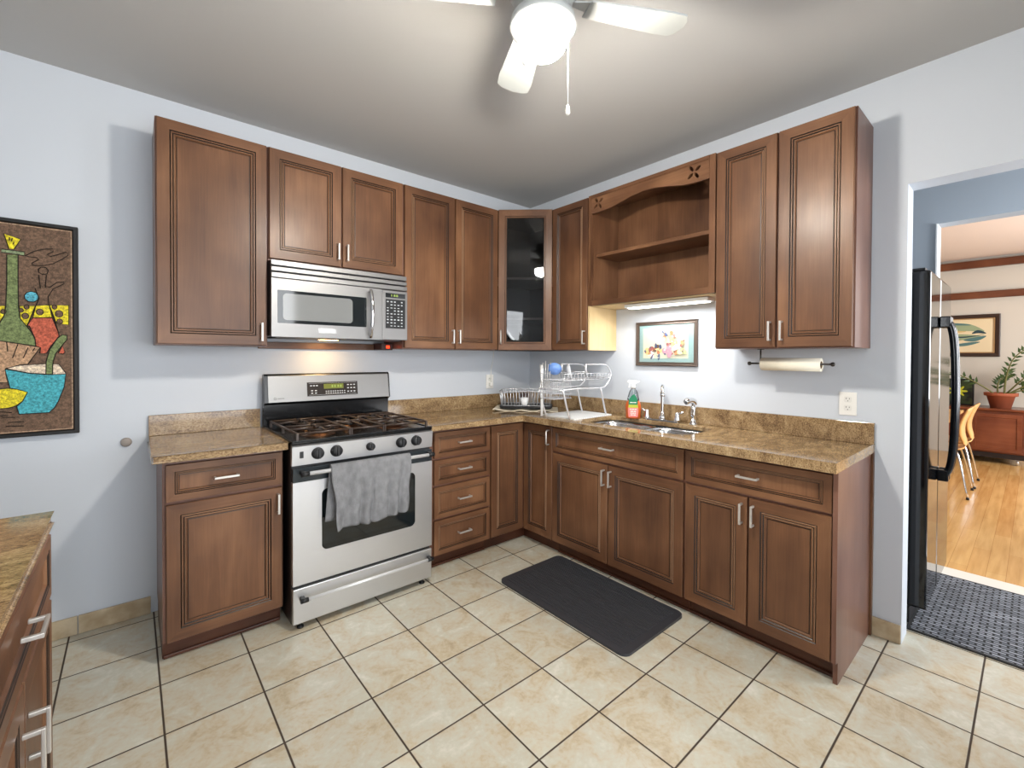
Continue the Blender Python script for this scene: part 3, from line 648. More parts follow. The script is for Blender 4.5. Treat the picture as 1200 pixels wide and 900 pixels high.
# burners and grates
M_BURN = mat('burner_cap', (20, 18, 17), .35)
for (x, y, r_) in ((.17, -.50, .046), (.59, -.50, .05), (.17, -.22, .04), (.59, -.22, .042), (.38, -.36, .044)):
    b = MB(); b.lathe([(r_*1.9, .9195), (r_*1.85, .922), (r_*1.2, .923), (r_*1.0, .934), (r_*.9, .936), (.001, .936)], (x, y, 0), 24); o = b.build('burner', M_COPPER, rg)
    b = MB(); b.lathe([(r_*.82, .9363), (r_*.82, .943), (r_*.7, .946), (.001, .946)], (x, y, 0), 24); b.build('burner_cap', M_BURN, o)
def grate(x0, x1, y0, y1, centres):
    b = MB(); z = .953; r_ = .0068
    b.tube([(x0, y0, z), (x1, y0, z), (x1, y1, z), (x0, y1, z)], r_, 6, closed=True)
    for x in (x0, x1):
        for y in (y0, y1, (y0+y1)/2): b.box(x-.006, x+.006, y-.006, y+.006, .9205, z+.004, bev=.001)
    b.tube([(x0, (y0+y1)/2, z), (x1, (y0+y1)/2, z)], r_, 6)
    for cx, cy in centres:
        for a in range(4):
            t = a*PI/2+PI/4*0; dx, dy = math.cos(t), math.sin(t)
            ex = x1 if dx > .5 else x0 if dx < -.5 else cx; ey = (max(y0, y1) if dy > .5 else min(y0, y1) if dy < -.5 else cy)
            if abs(dy) > .5 and len(centres) > 1:
                ym = (y0+y1)/2; ey = {True: (max(y0, y1) if cy > ym else ym), False: (ym if cy > ym else min(y0, y1))}[dy > .5]
            b.tube([(cx+dx*.028, cy+dy*.028, z+.004), (cx+dx*.06, cy+dy*.06, z+.005), (ex, ey, z)], [.006, .0075, .007], 6)
        b.tube([(cx+.062*math.cos(k*PI/8), cy+.062*math.sin(k*PI/8), z-.001) for k in range(16)], .004, 6, closed=True)
    return b.build('grate', M_IRON, rg)
grate(.030, .285, -.645, -.10, [(.17, -.50), (.17, -.22)])
grate(.291, .468, -.645, -.10, [(.38, -.36)])
grate(.474, .730, -.645, -.10, [(.59, -.50), (.59, -.22)])
# oven door
b = MB(); wo = rrect(.137, .648, .365, .672, .028)
b.prism([(.004, .222), (W-.004, .222), (W-.004, .722), (.004, .722)], -.668, -.6405, [wo], 'xz'); od = b.build('oven_door', M_STEEL, rg)
b = MB(); b.prism(wo, -.6665, -.650, ax='xz'); b.build('oven_window', M_DGLASS, od)
b = MB(); b.box(.004, W-.004, -.668, -.6405, .7225, .790, bev=.002); b.build('door_top_band', mat('band_dark_glass', (44, 50, 54), .12, spec=.6), od)
def barhandle(z, x0, x1, y, parent, rad=.0095, m=None):
    b = MB(); b.tube([(x0+.018, y, z), (x1-.018, y, z)], rad, 14); o = b.build('handle', m or M_CHR2, parent)
    for xa, xb in ((x0, x0+.034), (x1-.034, x1)):
        c_ = MB(); c_.tube([(xa, y, z), (xb, y, z)], rad*1.35, 14); c_.box(xa+.004, xa+.024 if xa == x0 else xb-.004, y, -.6685, z-.010, z+.010, bev=.003) if xa == x0 else c_.box(xb-.024, xb-.004, y, -.6685, z-.010, z+.010, bev=.003)
        c_.build('handle_bracket', M_BLACKP, o)
M_CHR2 = mat('handle_silver', (214, 215, 216), .3, metal=.35)
barhandle(.770, .030, W-.018, -.716, od)
b = MB(); b.box(.004, W-.004, -.668, -.6405, .034, .206, bev=.004); dr = b.build('drawer', M_STEEL, rg)
barhandle(.158, .030, W-.014, -.702, dr, .0085)
b = MB(); b.box(.012, W-.012, -.655, -.6405, .2065, .2215); b.build('gap_trim', M_BLACKP, rg)
for x, y in ((.045, -.635), (W-.05, -.635), (.045, -.08), (W-.05, -.08)):
    b = MB(); b.lathe([(.016, 0.0005), (.016, .008), (.009, .010), (.009, .031)], (x, y, 0), 12); b.build('foot', M_BLACKP, rg)

# towel over the oven handle
M_TOWEL = mat('grey_terry', (126, 127, 130), .95, spec=.1)
_n = N(M_TOWEL, 'ShaderNodeTexNoise', Scale=260, Detail=3); L(M_TOWEL, coords(M_TOWEL), _n.inputs[0]); bump(M_TOWEL, _n.outputs[0], .9, .004)
_n2 = N(M_TOWEL, 'ShaderNodeTexNoise', Scale=26, Detail=5); L(M_TOWEL, coords(M_TOWEL, (1.3, 1, .9)), _n2.inputs[0]); _r = ramp(M_TOWEL, _n2.outputs[0], [(.3, (116, 117, 120)), (.7, (138, 139, 142))]); L(M_TOWEL, _r.outputs[0], bsdf(M_TOWEL).inputs['Base Color'])
bm = bmesh.new(); grid = []
nu, nv = 60, 44
for i in range(nu+1):
    u = i/nu; row = []
    for j in range(nv+1):
        v = j/nv*1.62
        # v 0..1.0 front, then over the bar, then the shorter back
        if v <= 1:
            z = .785-.300*(1-v)-.012*(1-u)*(1-v); y = -.7305; dn = 1-v
            fold = .026*math.sin(u*17+1.2*dn)*dn**.6+.011*math.sin(u*31+2)*dn
            y += -abs(fold)*.9-.002
            w0 = 1-.10*dn
            x = -1.968+.424*(u*w0+.05*dn)+.004*math.sin(dn*9)*(1 if u > .5 else -1)
            z += .006*math.sin(u*9)*dn
        elif v <= 1.12:
            a = (v-1)/.12*PI; y = -.716-.0145*math.cos(a); z = .785+.0125*math.sin(a)-.0; x = -1.968+.424*u
        else:
            d_ = (v-1.12)/.5; z = .785-.27*d_; y = -.7012-.004*math.sin(u*19)*d_; x = -1.968-.022*d_+.424*u*(1-.05*d_)
        row.append(bm.verts.new((x, y, z)))
    grid.append(row)
for i in range(nu):
    for j in range(nv):
        f = bm.faces.new([grid[i][j], grid[i+1][j], grid[i+1][j+1], grid[i][j+1]]); f.smooth = True
bmesh.ops.recalc_face_normals(bm, faces=bm.faces)
me = bpy.data.meshes.new('dish_towel'); bm.to_mesh(me); bm.free(); me.materials.append(M_TOWEL)
o = bpy.data.objects.new('dish_towel', me); COL.objects.link(o); md_ = o.modifiers.new('t', 'SOLIDIFY'); md_.thickness = .004; md_.offset = 0
tag(o, 'grey terry dish towel draped over the oven door handle', 'towel')

# refrigerator beyond the opening
fr = thing('refrigerator', 'tall glossy black side-by-side refrigerator just inside the opening, seen edge on', 'refrigerator', (.235, -2.0, 0))
W = .80
b = MB(); b.box(0, W, -.575, .2, .03, 1.755, bev=.01); b.build('body', mat('fridge_side', (11, 12, 16), .3), fr)
b = MB(); b.box(.006, W-.006, -.560, -.57-.02, .004, .085, bev=.004); b.build('kick_grille', M_BLACKP, fr)
for i, (x0, x1, hx) in enumerate(((.002, .345, .315), (.349, W-.002, .379))):
    b = MB(); b.box(x0, x1, -.652, -.5765, .09, 1.772, bev=.014, seg=3); d = b.build('door', M_FRIDGE, fr)
    b = MB(); P_ = smooth_path([(hx, -.655, 1.545), (hx, -.690, 1.52), (hx, -.709, 1.40), (hx, -.716, 1.10), (hx, -.709, .84), (hx, -.690, .73), (hx, -.655, .705)], 8)
    b.tube(P_, .0155, 10)
    for z in (1.53, .715): b.box(hx-.017, hx+.017, -.698, -.6525, z-.03, z+.03, bev=.006)
    b.build('handle', mat('handle_black_gloss', (18, 22, 27), .15), d)
b = MB(); b.box(.01, .10, -.63, -.52, 1.7725, 1.785, bev=.004); b.build('hinge_cover', M_BLACKP, fr)
for x in (.05, W-.05):
    b = MB(); b.lathe([(.015, .0065), (.015, .03)], (x, -.55, 0), 10); b.build('foot', M_BLACKP, fr)

# ================================================================ SINK AREA
sk = thing('sink', 'undermount stainless steel double-bowl sink set in the granite', 'sink', (-.29, -1.38, .70))
def basin(x0, x1, y0, y1, zt=.183, dpt=.17):
    b = MB(); loops = []
    for ins, z in ((-.014, zt), (0, zt), (.004, zt-.02), (.012, zt-dpt+.02), (.03, zt-dpt+.004), (.06, zt-dpt)):
        loops.append([b.bm.verts.new((x, y, z)) for x, y in rrect(x0+ins, x1-ins, y0+ins, y1-ins, max(.03, .085-ins*.4))])
    for A_, B_ in zip(loops, loops[1:]):
        n = len(A_)
        for k in range(n): f = b.bm.faces.new([A_[k], A_[(k+1) % n], B_[(k+1) % n], B_[k]]); f.smooth = True
    b.bm.faces.new(loops[-1]); return b
bb = basin(-.195, .188, .000, .382); bo = bb.build('basin', M_BASIN, sk)
bb2 = basin(-.195, .165, -.388, -.022); bo2 = bb2.build('basin', M_BASIN, sk)
for o_, (x, y) in ((bo, (.0, .19)), (bo2, (-.01, -.205))):
    b = MB(); b.lathe([(.045, .0135), (.042, .0165), (.036, .0160), (.03, .0142), (.001, .0140)], (x, y, 0), 20); b.build('drain', M_CHROME, o_)
fc = thing('faucet', 'chrome kitchen faucet with arched spout and two lever handles behind the sink', 'faucet', (-.075, -1.385, ZC+.0002))
b = MB(); b.prism(rrect(-.028, .028, -.125, .125, .026), 0, .012); b.build('base_plate', M_CHROME, fc)
b = MB(); b.lathe([(.024, .0122), (.022, .03), (.014, .042), (.0125, .06)], seg=16); b.tube(smooth_path([(0, 0, .055), (0, 0, .15), (-.003, -.002, .19), (-.022, -.013, .222), (-.06, -.037, .233), (-.10, -.061, .222), (-.122, -.075, .198)], 6), [.0115]*37, 12)
b.lathe([(.0135, .172), (.0145, .182), (.0145, .202)], (-.123, -.0755, 0), 14); b.build('spout', M_CHROME, fc)
for y, s in ((.115, 1), (-.108, -1)):
    b = MB(); b.lathe([(.022, .0122), (.021, .02), (.015, .04), (.016, .052), (.012, .062), (.001, .066)], (0, y, 0), 16); b.tube([(0, y, .052), (-.012, y+s*.02, .062), (-.02, y+s*.05, .070)], [.0075, .006, .0065], 8); b.build('handle', M_CHROME, fc)
sp = thing('side_sprayer', 'chrome pull-out sprayer standing right of the faucet', 'sprayer', (-.075, -1.601, ZC+.0002))
b = MB(); b.lathe([(.026, 0), (.025, .008), (.018, .016), (.016, .03)], seg=16); b.build('holder', M_CHROME, sp)
b = MB(); b.lathe([(.0125, .0305), (.0155, .06), (.016, .10), (.013, .128)], seg=14); b.tube(smooth_path([(.012, .0, .128), (0, 0, .146), (-.03, .012, .152), (-.058, .022, .142)], 5), [.017, .017, .018, .018, .018, .018, .018, .018, .018, .018, .018, .019, .019, .019, .018, .017], 12); b.build('spray_head', M_CHROME, sp)

# spray bottle of dish soap
bt = thing('soap_bottle', 'clear dish soap spray bottle with orange liquid and a green and pink label', 'bottle', (-.115, -1.187, ZC+.0002), -.96)
M_LIQ = mat('orange_soap', (200, 92, 36), .12, trans=.0, spec=.6); M_CLEAR = glass_mat('clear_plastic', (232, 238, 240), 1.6)
def oval(prof, sx=1, sy=.62, seg=28):
    b = MB(); b.lathe(prof, seg=seg); bmesh.ops.scale(b.bm, vec=(sx, sy, 1), verts=b.bm.verts); return b
b = oval([(.001, 0.0), (.044, 0), (.049, .006), (.050, .05), (.052, .085), (.046, .108), (.036, .122)]); b.build('orange_liquid', M_LIQ, bt)
b = oval([(.0365, .1225), (.040, .128), (.036, .150), (.028, .180), (.018, .198), (.014, .206)]); b.build('shoulder', M_CLEAR, bt)
M_LG = mat('label_green', (16, 120, 82), .45); M_LP = mat('label_pink', (232, 130, 122), .45); M_LY = mat('label_yellow_green', (178, 188, 60), .45)
def lab(pts, name, m, off):
    # wraps a flat outline (angle-width w, height z) on the front face
    b = MB(); 
    f_ = []
    b.prism([(x, z) for x, z in pts], -.0335-off, -.0325-off, ax='xz'); return b.build(name, m, bt)
lab([(-.030, .012), (.030, .012), (.034, .05), (.033, .075), (-.033, .075), (-.034, .05)], 'front_label', M_LP, .0)
lab([(-.033, .0755), (.033, .0755), (.030, .095), (-.030, .095)], 'front_label', M_LY, .0)
lab([(-.029, .0955), (.029, .0955), (.030, .12), (.022, .145), (.006, .168), (-.010, .158), (-.026, .135), (-.031, .115)], 'front_label', M_LG, .0)
b = MB()
for z, ws in ((.108, (.012, .008, .014)), (.062, (.01, .016, .012)), (.048, (.02, .014)), (.036, (.009, .012, .009)), (.024, (.016, .016))):
    x = -sum(ws)/2-.003*(len(ws)-1)/2
    for w_ in ws: b.box(x, x+w_, -.0352, -.0346, z, z+.0055); x += w_+.003
b.build('label_print', mat('label_print_white', (240, 240, 232), .5), bt)
b = MB(); b.lathe([(.0155, .2065), (.0155, .222), (.010, .226)], seg=16); b.build('collar', M_WHITE, bt)
b = MB(); b.prism([(-.012, .226), (.012, .226), (.014, .238), (.040, .250), (.042, .256), (-.030, .262), (-.040, .254), (-.040, .246), (-.016, .243)], -.009, .009, ax='xz'); b.prism([(-.026, .242), (-.018, .243), (-.024, .215), (-.030, .208), (-.032, .212)], -.005, .005, ax='xz'); b.build('trigger_head', M_WHITE, bt)
b = MB(); b.tube([(0, 0, .123), (.001, 0, .2)], .0022, 6); b.build('dip_tube', M_WHITE, bt)

# ================================================================ DISH RACKS
M_RC = mat('rack_chrome', (226, 228, 232), .22, metal=.55)
M_MATW = mat('drying_mat_grey_white', (214, 216, 216), .8)
_w = N(M_MATW, 'ShaderNodeTexWave', Scale=14); _w.bands_direction = 'X'; L(M_MATW, coords(M_MATW), _w.inputs[0]); _r = ramp(M_MATW, _w.outputs[1], [(.4, (206, 208, 208)), (.6, (228, 229, 228))]); L(M_MATW, _r.outputs[0], bsdf(M_MATW).inputs['Base Color'])
b = MB(); b.prism(rrect(-.2, .2, -.16, .16, .015), 0, .008); o = b.build('drying_mat', M_MATW, loc=(-.30, -.84, ZC+.0003)); tag(o, 'pale grey and white drying mat under the chrome two-tier rack', 'mat')
M_CREAM = mat('cream_mat', (222, 212, 190), .7)
b = MB(); n = 24
top = [(-.25+.5*k/n, .0065+.005*math.sin(k*.75)+(.008 if k < 2 else 0)) for k in range(n+1)]
b.prism(top+[(x, z-.005) for x, z in reversed(top)], -.155, .155, ax='xz'); o = b.build('dish_mat', M_CREAM, loc=(-.335, -.335, ZC+.0003)); o.rotation_euler = (0, 0, -PI/4); tag(o, 'wavy cream dish mat in the counter corner under the low black rack', 'mat')
rk = thing('dish_rack', 'low chrome wire dish rack with a black tray in the counter corner', 'rack', (-.325, -.325, ZC+.0165), -PI/4)
b = MB(); b.prism(rrect(-.2, .2, -.12, .12, .03), 0, .006); lo = rrect(-.2, .2, -.12, .12, .03); b.tube([(x, y, .012) for x, y in lo], .007, 6, closed=True); b.build('tray', M_BLACKP, rk)
b = MB(); hi = rrect(-.205, .205, -.125, .125, .035, 4)
b.tube([(x, y, .135) for x, y in hi], .003, 6, closed=True); b.tube([(x, y, .022) for x, y in rrect(-.19, .19, -.11, .11, .03, 4)], .0025, 6, closed=True)
b.build('rim', M_RC, rk)
b = MB()
for k in range(17):
    x = -.18+.36*k/16
    for s in (-1, 1): b.tube([(x, s*.111, .022), (x*1.05, s*.125, .135)], .0026, 5)
for k in range(9):
    y = -.095+.19*k/8
    for s in (-1, 1): b.tube([(s*.19, y, .022), (s*.205, y*1.05, .135)], .0026, 5)
for k in range(13):
    x = -.17+.34*k/12; b.tube([(x, -.111, .022), (x, -.06, .022), (x, -.045, .075), (x, -.03, .022), (x, .04, .022), (x, .055, .075), (x, .07, .022), (x, .111, .022)], .0017, 5)
b.build('wires', M_RC, rk)
M_POT = mat('dark_ceramic', (58, 38, 34), .3)
def cup(loc, r, h, m, label, cat='cup', name='cup'):
    b = MB(); b.lathe([(r*.6, 0), (r*.75, .004), (r, h), (r*.93, h), (r*.68, .009), (.001, .008)], seg=20, caps=False); b.bm.faces.new(b.bm.verts[0:20])
    o = b.build(name, m, loc=loc); return tag(o, label, cat)
cup((-.33, -.30, ZC+.0405), .036, .085, M_POT, 'dark brown cup standing at the back of the low dish rack')
cup((-.40, -.385, ZC+.0405), .033, .058, mat('white_ceramic', (232, 234, 236), .2), 'small white cup standing at the front of the low dish rack')
# two-tier chrome rack: end frames in planes of constant y
tr = thing('dish_rack', 'tall chrome two-tier dish rack with curved end frames on the pale mat', 'rack', (-.33, -.87, ZC))
for y in (-.11, .115):
    b = MB(); b.tube(smooth_path([(-.195, y, .0085), (-.225, y, .08), (-.262, y, .195)], 5), .0065, 8); b.build('leg', M_RC, tr)
    b = MB(); b.tube(smooth_path([(.185, y, .0085), (.165, y, .06), (.12, y, .20)], 5), .0065, 8); b.build('leg', M_RC, tr)
    b = MB(); b.tube(smooth_path([(-.262, y, .20), (-.10, y, .205), (.12, y, .20), (.19, y, .225), (.235, y, .29), (.20, y, .35), (.13, y, .366), (-.04, y, .366)], 7), .0055, 8)
    b.tube([(-.04, y, .372), (-.04, y, .31)], .0075, 8); b.build('end_frame', M_RC, tr)
b = MB(); b.tube([(-.238, .115, .0085), (-.238, .115, .362)], .0085, 10); b.build('post', mat('white_coated_wire', (236, 237, 238), .3), tr)
b = MB()
for x, z in ((-.262, .198), (.12, .198), (.225, .27), (-.04, .315)): b.tube([(x, -.11, z), (x, .115, z)], .004, 6)
b.build('cross_bars', M_RC, tr)
b = MB()
for k in range(15):
    x = -.24+.46*k/14
    zt = .305
    b.tube([(x, -.105, zt), (x, -.098, .262), (x, .10, .262), (x, .108, zt)], .0019, 5)
for y, z in ((-.105, .305), (.108, .305), (-.098, .262), (.10, .262), (0, .262), (-.05, .262), (.05, .262)): b.tube([(-.25, y, z), (.225, y, z)], .0024, 5)
b.build('upper_basket', M_RC, tr)
b = MB()
for k in range(10):
    x = -.255+.16*k/9
    b.tube([(x, -.02, .245), (x, -.02, .135), (x, .112, .135), (x, .112, .245)], .0017, 5)
for z in (.135, .17, .205, .245):
    b.tube([(x, y, z) for x, y in ((-.26, -.025), (-.09, -.025), (-.09, .114), (-.26, .114))], .0022, 5, closed=True)
for k in range(7):
    y = -.015+.12*k/6
    for x in (-.26, -.09): b.tube([(x, y, .135), (x, y, .245)], .0017, 5)
b.build('cutlery_basket', M_RC, tr)
b = MB()
for k in range(5): b.tube([(-.25+.012*k, .105-.005*k, .20), (-.262+.016*k, .108-.01*k, .365+.012*(k % 3))], .0025, 6)
tag(b.build('cutlery', M_NICKEL, loc=(-.33, -.87, ZC)), 'bunch of metal cutlery handles standing at the left end of the tall dish rack', 'cutlery')
def plate(loc, r, m, rot, label, cat, dpt=.02, name='plate', group=None):
    b = MB(); b.lathe([(.001, 0), (r*.6, 0), (r, dpt), (r*.985, dpt+.003), (r*.58, .004), (.001, .004)], seg=36, caps=False)
    o = b.build(name, m, loc=loc); o.rotation_euler = rot; return tag(o, label, cat, group)
M_BLUE = mat('blue_ceramic', (112, 150, 216), .2); M_PW = mat('pale_ceramic', (226, 230, 236), .15)
plate((-.515, -.82, ZC+.318), .050, M_BLUE, (0, 1.0, .6), 'blue bowl tilted in the top of the tall dish rack', 'bowl', .03, 'bowl')
plate((-.455, -.885, ZC+.318), .052, M_PW, (0, 1.4, -.75), 'pale plate standing on edge right of the blue bowl in the tall rack', 'plate')

# ================================================================ WALL THINGS
def outlet(x0, label, loc, rz, extra=None):
    t = thing('wall_outlet', label, 'outlet', loc, rz)
    b = MB(); b.box(-.037, .037, -.006, -.0005, -.058, .058, bev=.0025); b.build('cover_plate', M_WHITE, t)
    for z in (.0215, -.0215):
        b = MB(); b.prism(rrect(-.0165, .0165, z-.0145, z+.0145, .008), -.0075, -.0062, ax='xz'); s_ = b.build('socket', mat('socket_white', (222, 221, 216), .4), t)
        b = MB()
        for x, h in ((-.0065, .0075), (.0065, .006)): b.box(x-.0012, x+.0012, -.0080, -.0076, z+.001, z+.001+h)
        b.prism(ellipse(0, z-.0075, .0022, .0022, 8), -.0080, -.0076, ax='xz'); b.build('slots', M_BLACKP, s_)
    return t
outlet(0, 'white duplex wall outlet under the right-hand wall cabinet, nothing plugged in', (0, -2.378, 1.108), RZ_R)
outlet(0, 'white wall outlet left of the corner with a plug and cord in it', (-.45, 0, 1.127), 0)
t = thing('power_cord', 'white plug and thin cord running up from the corner outlet to the cabinet', 'cord', (-.45, 0, 1.105))
b = MB(); b.box(-.014, .014, -.034, -.0085, -.014, .014, bev=.004); b.build('plug', M_WHITE, t)
b = MB(); b.tube(smooth_path([(0, -.028, .014), (.0, -.022, .05), (.012, -.008, .12), (.03, -.006, .20), (.04, -.006, .2765)], 6), .003, 6); b.build('cord', M_WHITE, t)
# wall disc
b = MB(); b.lathe([(.022, -.0005), (.022, -.010), (.018, -.014), (.001, -.015)], seg=20, axis=1); tag(b.build('door_stop', mat('grey_rubber', (150, 142, 136), .6), loc=(-2.728, 0, .897)), 'small round grey wall bumper left of the countertop', 'bumper')
# framed print above the sink
t = thing('framed_picture', 'small framed colourful print with teal mat on the wall behind the faucet', 'picture', (0, -1.363, 1.428), RZ_R)
w2, h2 = .2275, .151
b = MB(); b.rings(-w2, w2, -h2, h2, [(0, -.001), (0, -.016), (.006, -.02), (.014, -.017), (.022, -.018), (.027, -.009)], close=False, mis=[0]*6); b.build('frame', mat('bronze_frame', (96, 84, 76), .35, metal=.5), t)
b = MB(); b.box(-w2+.026, w2-.026, -.008, -.006, -h2+.026, h2-.026); b.build('mat_board', mat('teal_mat', (160, 192, 192), .8), t)
b = MB(); b.box(-.172, .164, -.0092, -.0082, -.100, .104); pr = b.build('print', mat('print_cream', (226, 226, 204), .8), t)
PC = {'yl': (226, 214, 150), 'rd': (170, 98, 92), 'bl': (76, 92, 128), 'or': (214, 140, 96), 'pk': (208, 164, 180), 'br': (112, 82, 64), 'gn': (170, 184, 120), 'wh': (240, 240, 244), 'sk': (228, 190, 160)}
PM = [mat('print_'+k, v, .8) for k, v in PC.items()]; PK = list(PC)
def blob(b, x, z, rx, rz_, k, lv, rot=0): b.prism(ellipse(x, z, rx, rz_, 9, rot), -.0092-.00012*lv-.0001, -.0092-.00012*lv, ax='xz', mi=PK.index(k))
b = MB(); rnd = random.Random(4); lv = 0
for (x, z, rx, rz_, k) in [(-.135, -.052, .03, .035, 'yl'), (-.105, -.04, .028, .03, 'rd'), (-.10, -.075, .035, .018, 'wh'), (-.065, -.03, .022, .036, 'br'), (-.045, -.045, .022, .03, 'yl'), (-.05, -.06, .014, .014, 'or'), (-.07, -.012, .012, .02, 'bl'), (-.035, -.02, .013, .02, 'bl'), (-.10, -.092, .022, .008, 'bl'), (-.045, -.09, .03, .010, 'bl'), (.0, -.05, .025, .03, 'pk'), (.03, -.03, .022, .03, 'pk'), (.035, -.07, .035, .022, 'pk'), (.02, -.005, .012, .014, 'rd'), (.055, .015, .04, .022, 'yl'), (.045, .045, .03, .022, 'sk'), (.05, .068, .02, .015, 'or'), (.07, .05, .014, .02, 'rd'), (.01, .06, .018, .012, 'bl'), (-.003, .046, .016, .012, 'br'), (.0, .028, .014, .022, 'sk'), (-.012, .078, .012, .008, 'bl'), (.085, -.025, .04, .02, 'wh'), (.08, -.055, .018, .014, 'br'), (.085, -.068, .014, .010, 'or'), (.115, -.055, .022, .03, 'yl'), (.135, -.05, .018, .036, 'gn'), (.128, .002, .014, .02, 'or'), (.14, .016, .010, .006, 'br'), (.12, -.015, .012, .012, 'rd'), (.09, .008, .01, .016, 'gn')]:
    blob(b, x, z, rx*.8, rz_*.8, k, lv, rnd.uniform(0, 3)); lv += 1
    for _ in range(3): blob(b, x+rnd.uniform(-1, 1)*rx*.7, z+rnd.uniform(-1, 1)*rz_*.7, rx*.22, rz_*.2, rnd.choice(['br', 'rd', 'bl', 'wh', 'or', k]), lv, rnd.uniform(0, 3)); lv += 1
b.build('painted_shapes', PM, pr)
b = MB(); b.box(-w2+.027, w2-.027, -.0172, -.0166, -h2+.027, h2-.027); b.build('glass', glass_mat('picture_glass', (255, 255, 255), .6), t)

# painting on the left wall
PA = dict(green=(112, 126, 82), greenlt=(132, 146, 112), yellow=(212, 196, 46), red=(180, 92, 70), blue=(86, 166, 186), tan=(176, 142, 112), cream=(218, 198, 176), teal=(72, 160, 172), brown=(106, 84, 68), ink=(34, 28, 24), edge=(178, 150, 124))
def pebble(name, col):
    m = mat(name, col, .85); c_ = coords(m); n_ = N(m, 'ShaderNodeTexNoise', Scale=95, Detail=4, Roughness=.8); L(m, c_, n_.inputs[0])
    d_ = tuple(int(v*.72) for v in col); l_ = tuple(min(255, int(v*1.22)) for v in col)
    r_ = ramp(m, n_.outputs[0], [(.36, d_), (.5, col), (.64, l_)]); L(m, r_.outputs[0], bsdf(m).inputs['Base Color']); bump(m, n_.outputs[0], .5, .003); return m
PAK = list(PA); PAM = [pebble('paint_'+k, v) for k, v in PA.items()]
t = thing('painting', 'large black-framed still life of green bottle, teal bowl and yellow fruit on brown', 'painting', (-3.17, 0, 1.447))
ox, oz = -3.17, 1.447; X0, X1, Z0, Z1 = -3.452-ox, -2.894-ox, .966-oz, 1.930-oz
b = MB(); b.rings(X0, X1, Z0, Z1, [(0, -.001), (0, -.036), (.003, -.038), (.014, -.038), (.017, -.035), (.02, -.022)], close=False, mis=[0]*6); b.build('frame', mat('black_frame', (9, 8, 8), .5), t)
b = MB(); b.box(X0+.019, X1-.019, -.026, -.004, Z0+.019, Z1-.019); cv = b.build('canvas', PAM[PAK.index('brown')], t)
b = MB(); 
for a in ((X0+.0205, X0+.024, Z0+.0205, Z1-.0205), (X1-.024, X1-.0205, Z0+.0205, Z1-.0205), (X0+.024, X1-.024, Z0+.0205, Z0+.024), (X0+.024, X1-.024, Z1-.024, Z1-.0205)): b.box(a[0], a[1], -.0275, -.0262, a[2], a[3], mi=PAK.index('edge'))
for i, (k, pts) in enumerate(PAINT):
    pts = [(max(x-ox, X0+.026), z-oz) for x, z in pts]; y = -.0262-.00025*i
    b.prism(pts, y-.0008, y, ax='xz', mi=PAK.index(k))
    b.tube([(x, y-.0008, z) for x, z in pts], .0018, 4, closed=True, mi=PAK.index('ink'))
for (p, r_) in SPOTS:
    b.prism(ellipse(p[0]-ox, p[1]-oz, r_*.62, r_*.78, 12), -.0290, -.0262, ax='xz', mi=PAK.index('brown'))
    b.tube([(x, -.0291, z) for x, z in ellipse(p[0]-ox, p[1]-oz, r_*.62, r_*.78, 12)], .0014, 4, closed=True, mi=PAK.index('ink'))
for pts in LINES: b.tube([(x-ox, -.0305, z-oz) for x, z in pts], .0016, 4, mi=PAK.index('ink'))
b.build('painted_shapes', PAM, cv)

# paper towel
t = thing('paper_towel_holder', 'dark metal paper towel holder hanging under the right wall cabinet', 'holder', (-.165, -2.16, 1.305))
M_DM = mat('dark_metal', (70, 66, 62), .3, metal=.8)
b = MB(); b.tube([(0, .19, 0), (0, -.19, 0)], .005, 8); b.build('rod', M_DM, t)
for s, rr_ in ((1, .135),):
    b = MB(); b.tube([(0, rr_, 0), (0, rr_, .0765)], .0045, 8); b.box(-.015, .015, rr_-.012, rr_+.012, .0735, .0770, bev=.001); b.build('bracket', M_DM, t)
for y in (.192, -.192):
    b = MB(); b.lathe([(.001, -.010), (.009, -.007), (.011, 0), (.009, .007), (.001, .010)], (0, y, 0), 12, axis=1, caps=False); b.build('finial', M_DM, t)
t = thing('paper_towel_roll', 'roll of cream paper towels on the holder under the right wall cabinet', 'paper towel', (-.165, -2.16, 1.302))
def ringcyl(y0, y1, ro, ri, seg=32):
    b = MB(); b.lathe([(ri, y0), (ro, y0), (ro, y1), (ri, y1), (ri, y0)], seg=seg, axis=1, caps=False); return b
ringcyl(-.145, .128, .033, .019).build('paper', mat('paper_cream', (232, 226, 208), .9), t)
ringcyl(-.1445, .1275, .0185, .0165).build('cardboard_core', mat('cardboard', (150, 125, 95), .9), t)

# under-cabinet lamp
t = thing('under_cabinet_light', 'slim white fluorescent lamp under the open shelf unit', 'lamp', (-.20, -1.44, 1.682))
b = MB(); b.box(-.045, .045, -.33, .24, -.022, -.0005, bev=.004); b.build('housing', M_WHITE, t)
b = MB(); b.box(-.035, .030, -.31, .22, -.0265, -.0225, bev=.0015); b.build('diffuser', mat('lamp_diffuser', (250, 250, 245), .4, emit=(255, 250, 235), es=9), t)
d = bpy.data.lights.new('under_cabinet_glow', 'AREA'); d.shape = 'RECTANGLE'; d.size = .05; d.size_y = .5; d.energy = 5; d.color = (.97, .98, 1)
o = bpy.data.objects.new('under_cabinet_glow', d); COL.objects.link(o); o.location = (-.20, -1.48, 1.65); o.rotation_euler = (0, 0, 0)
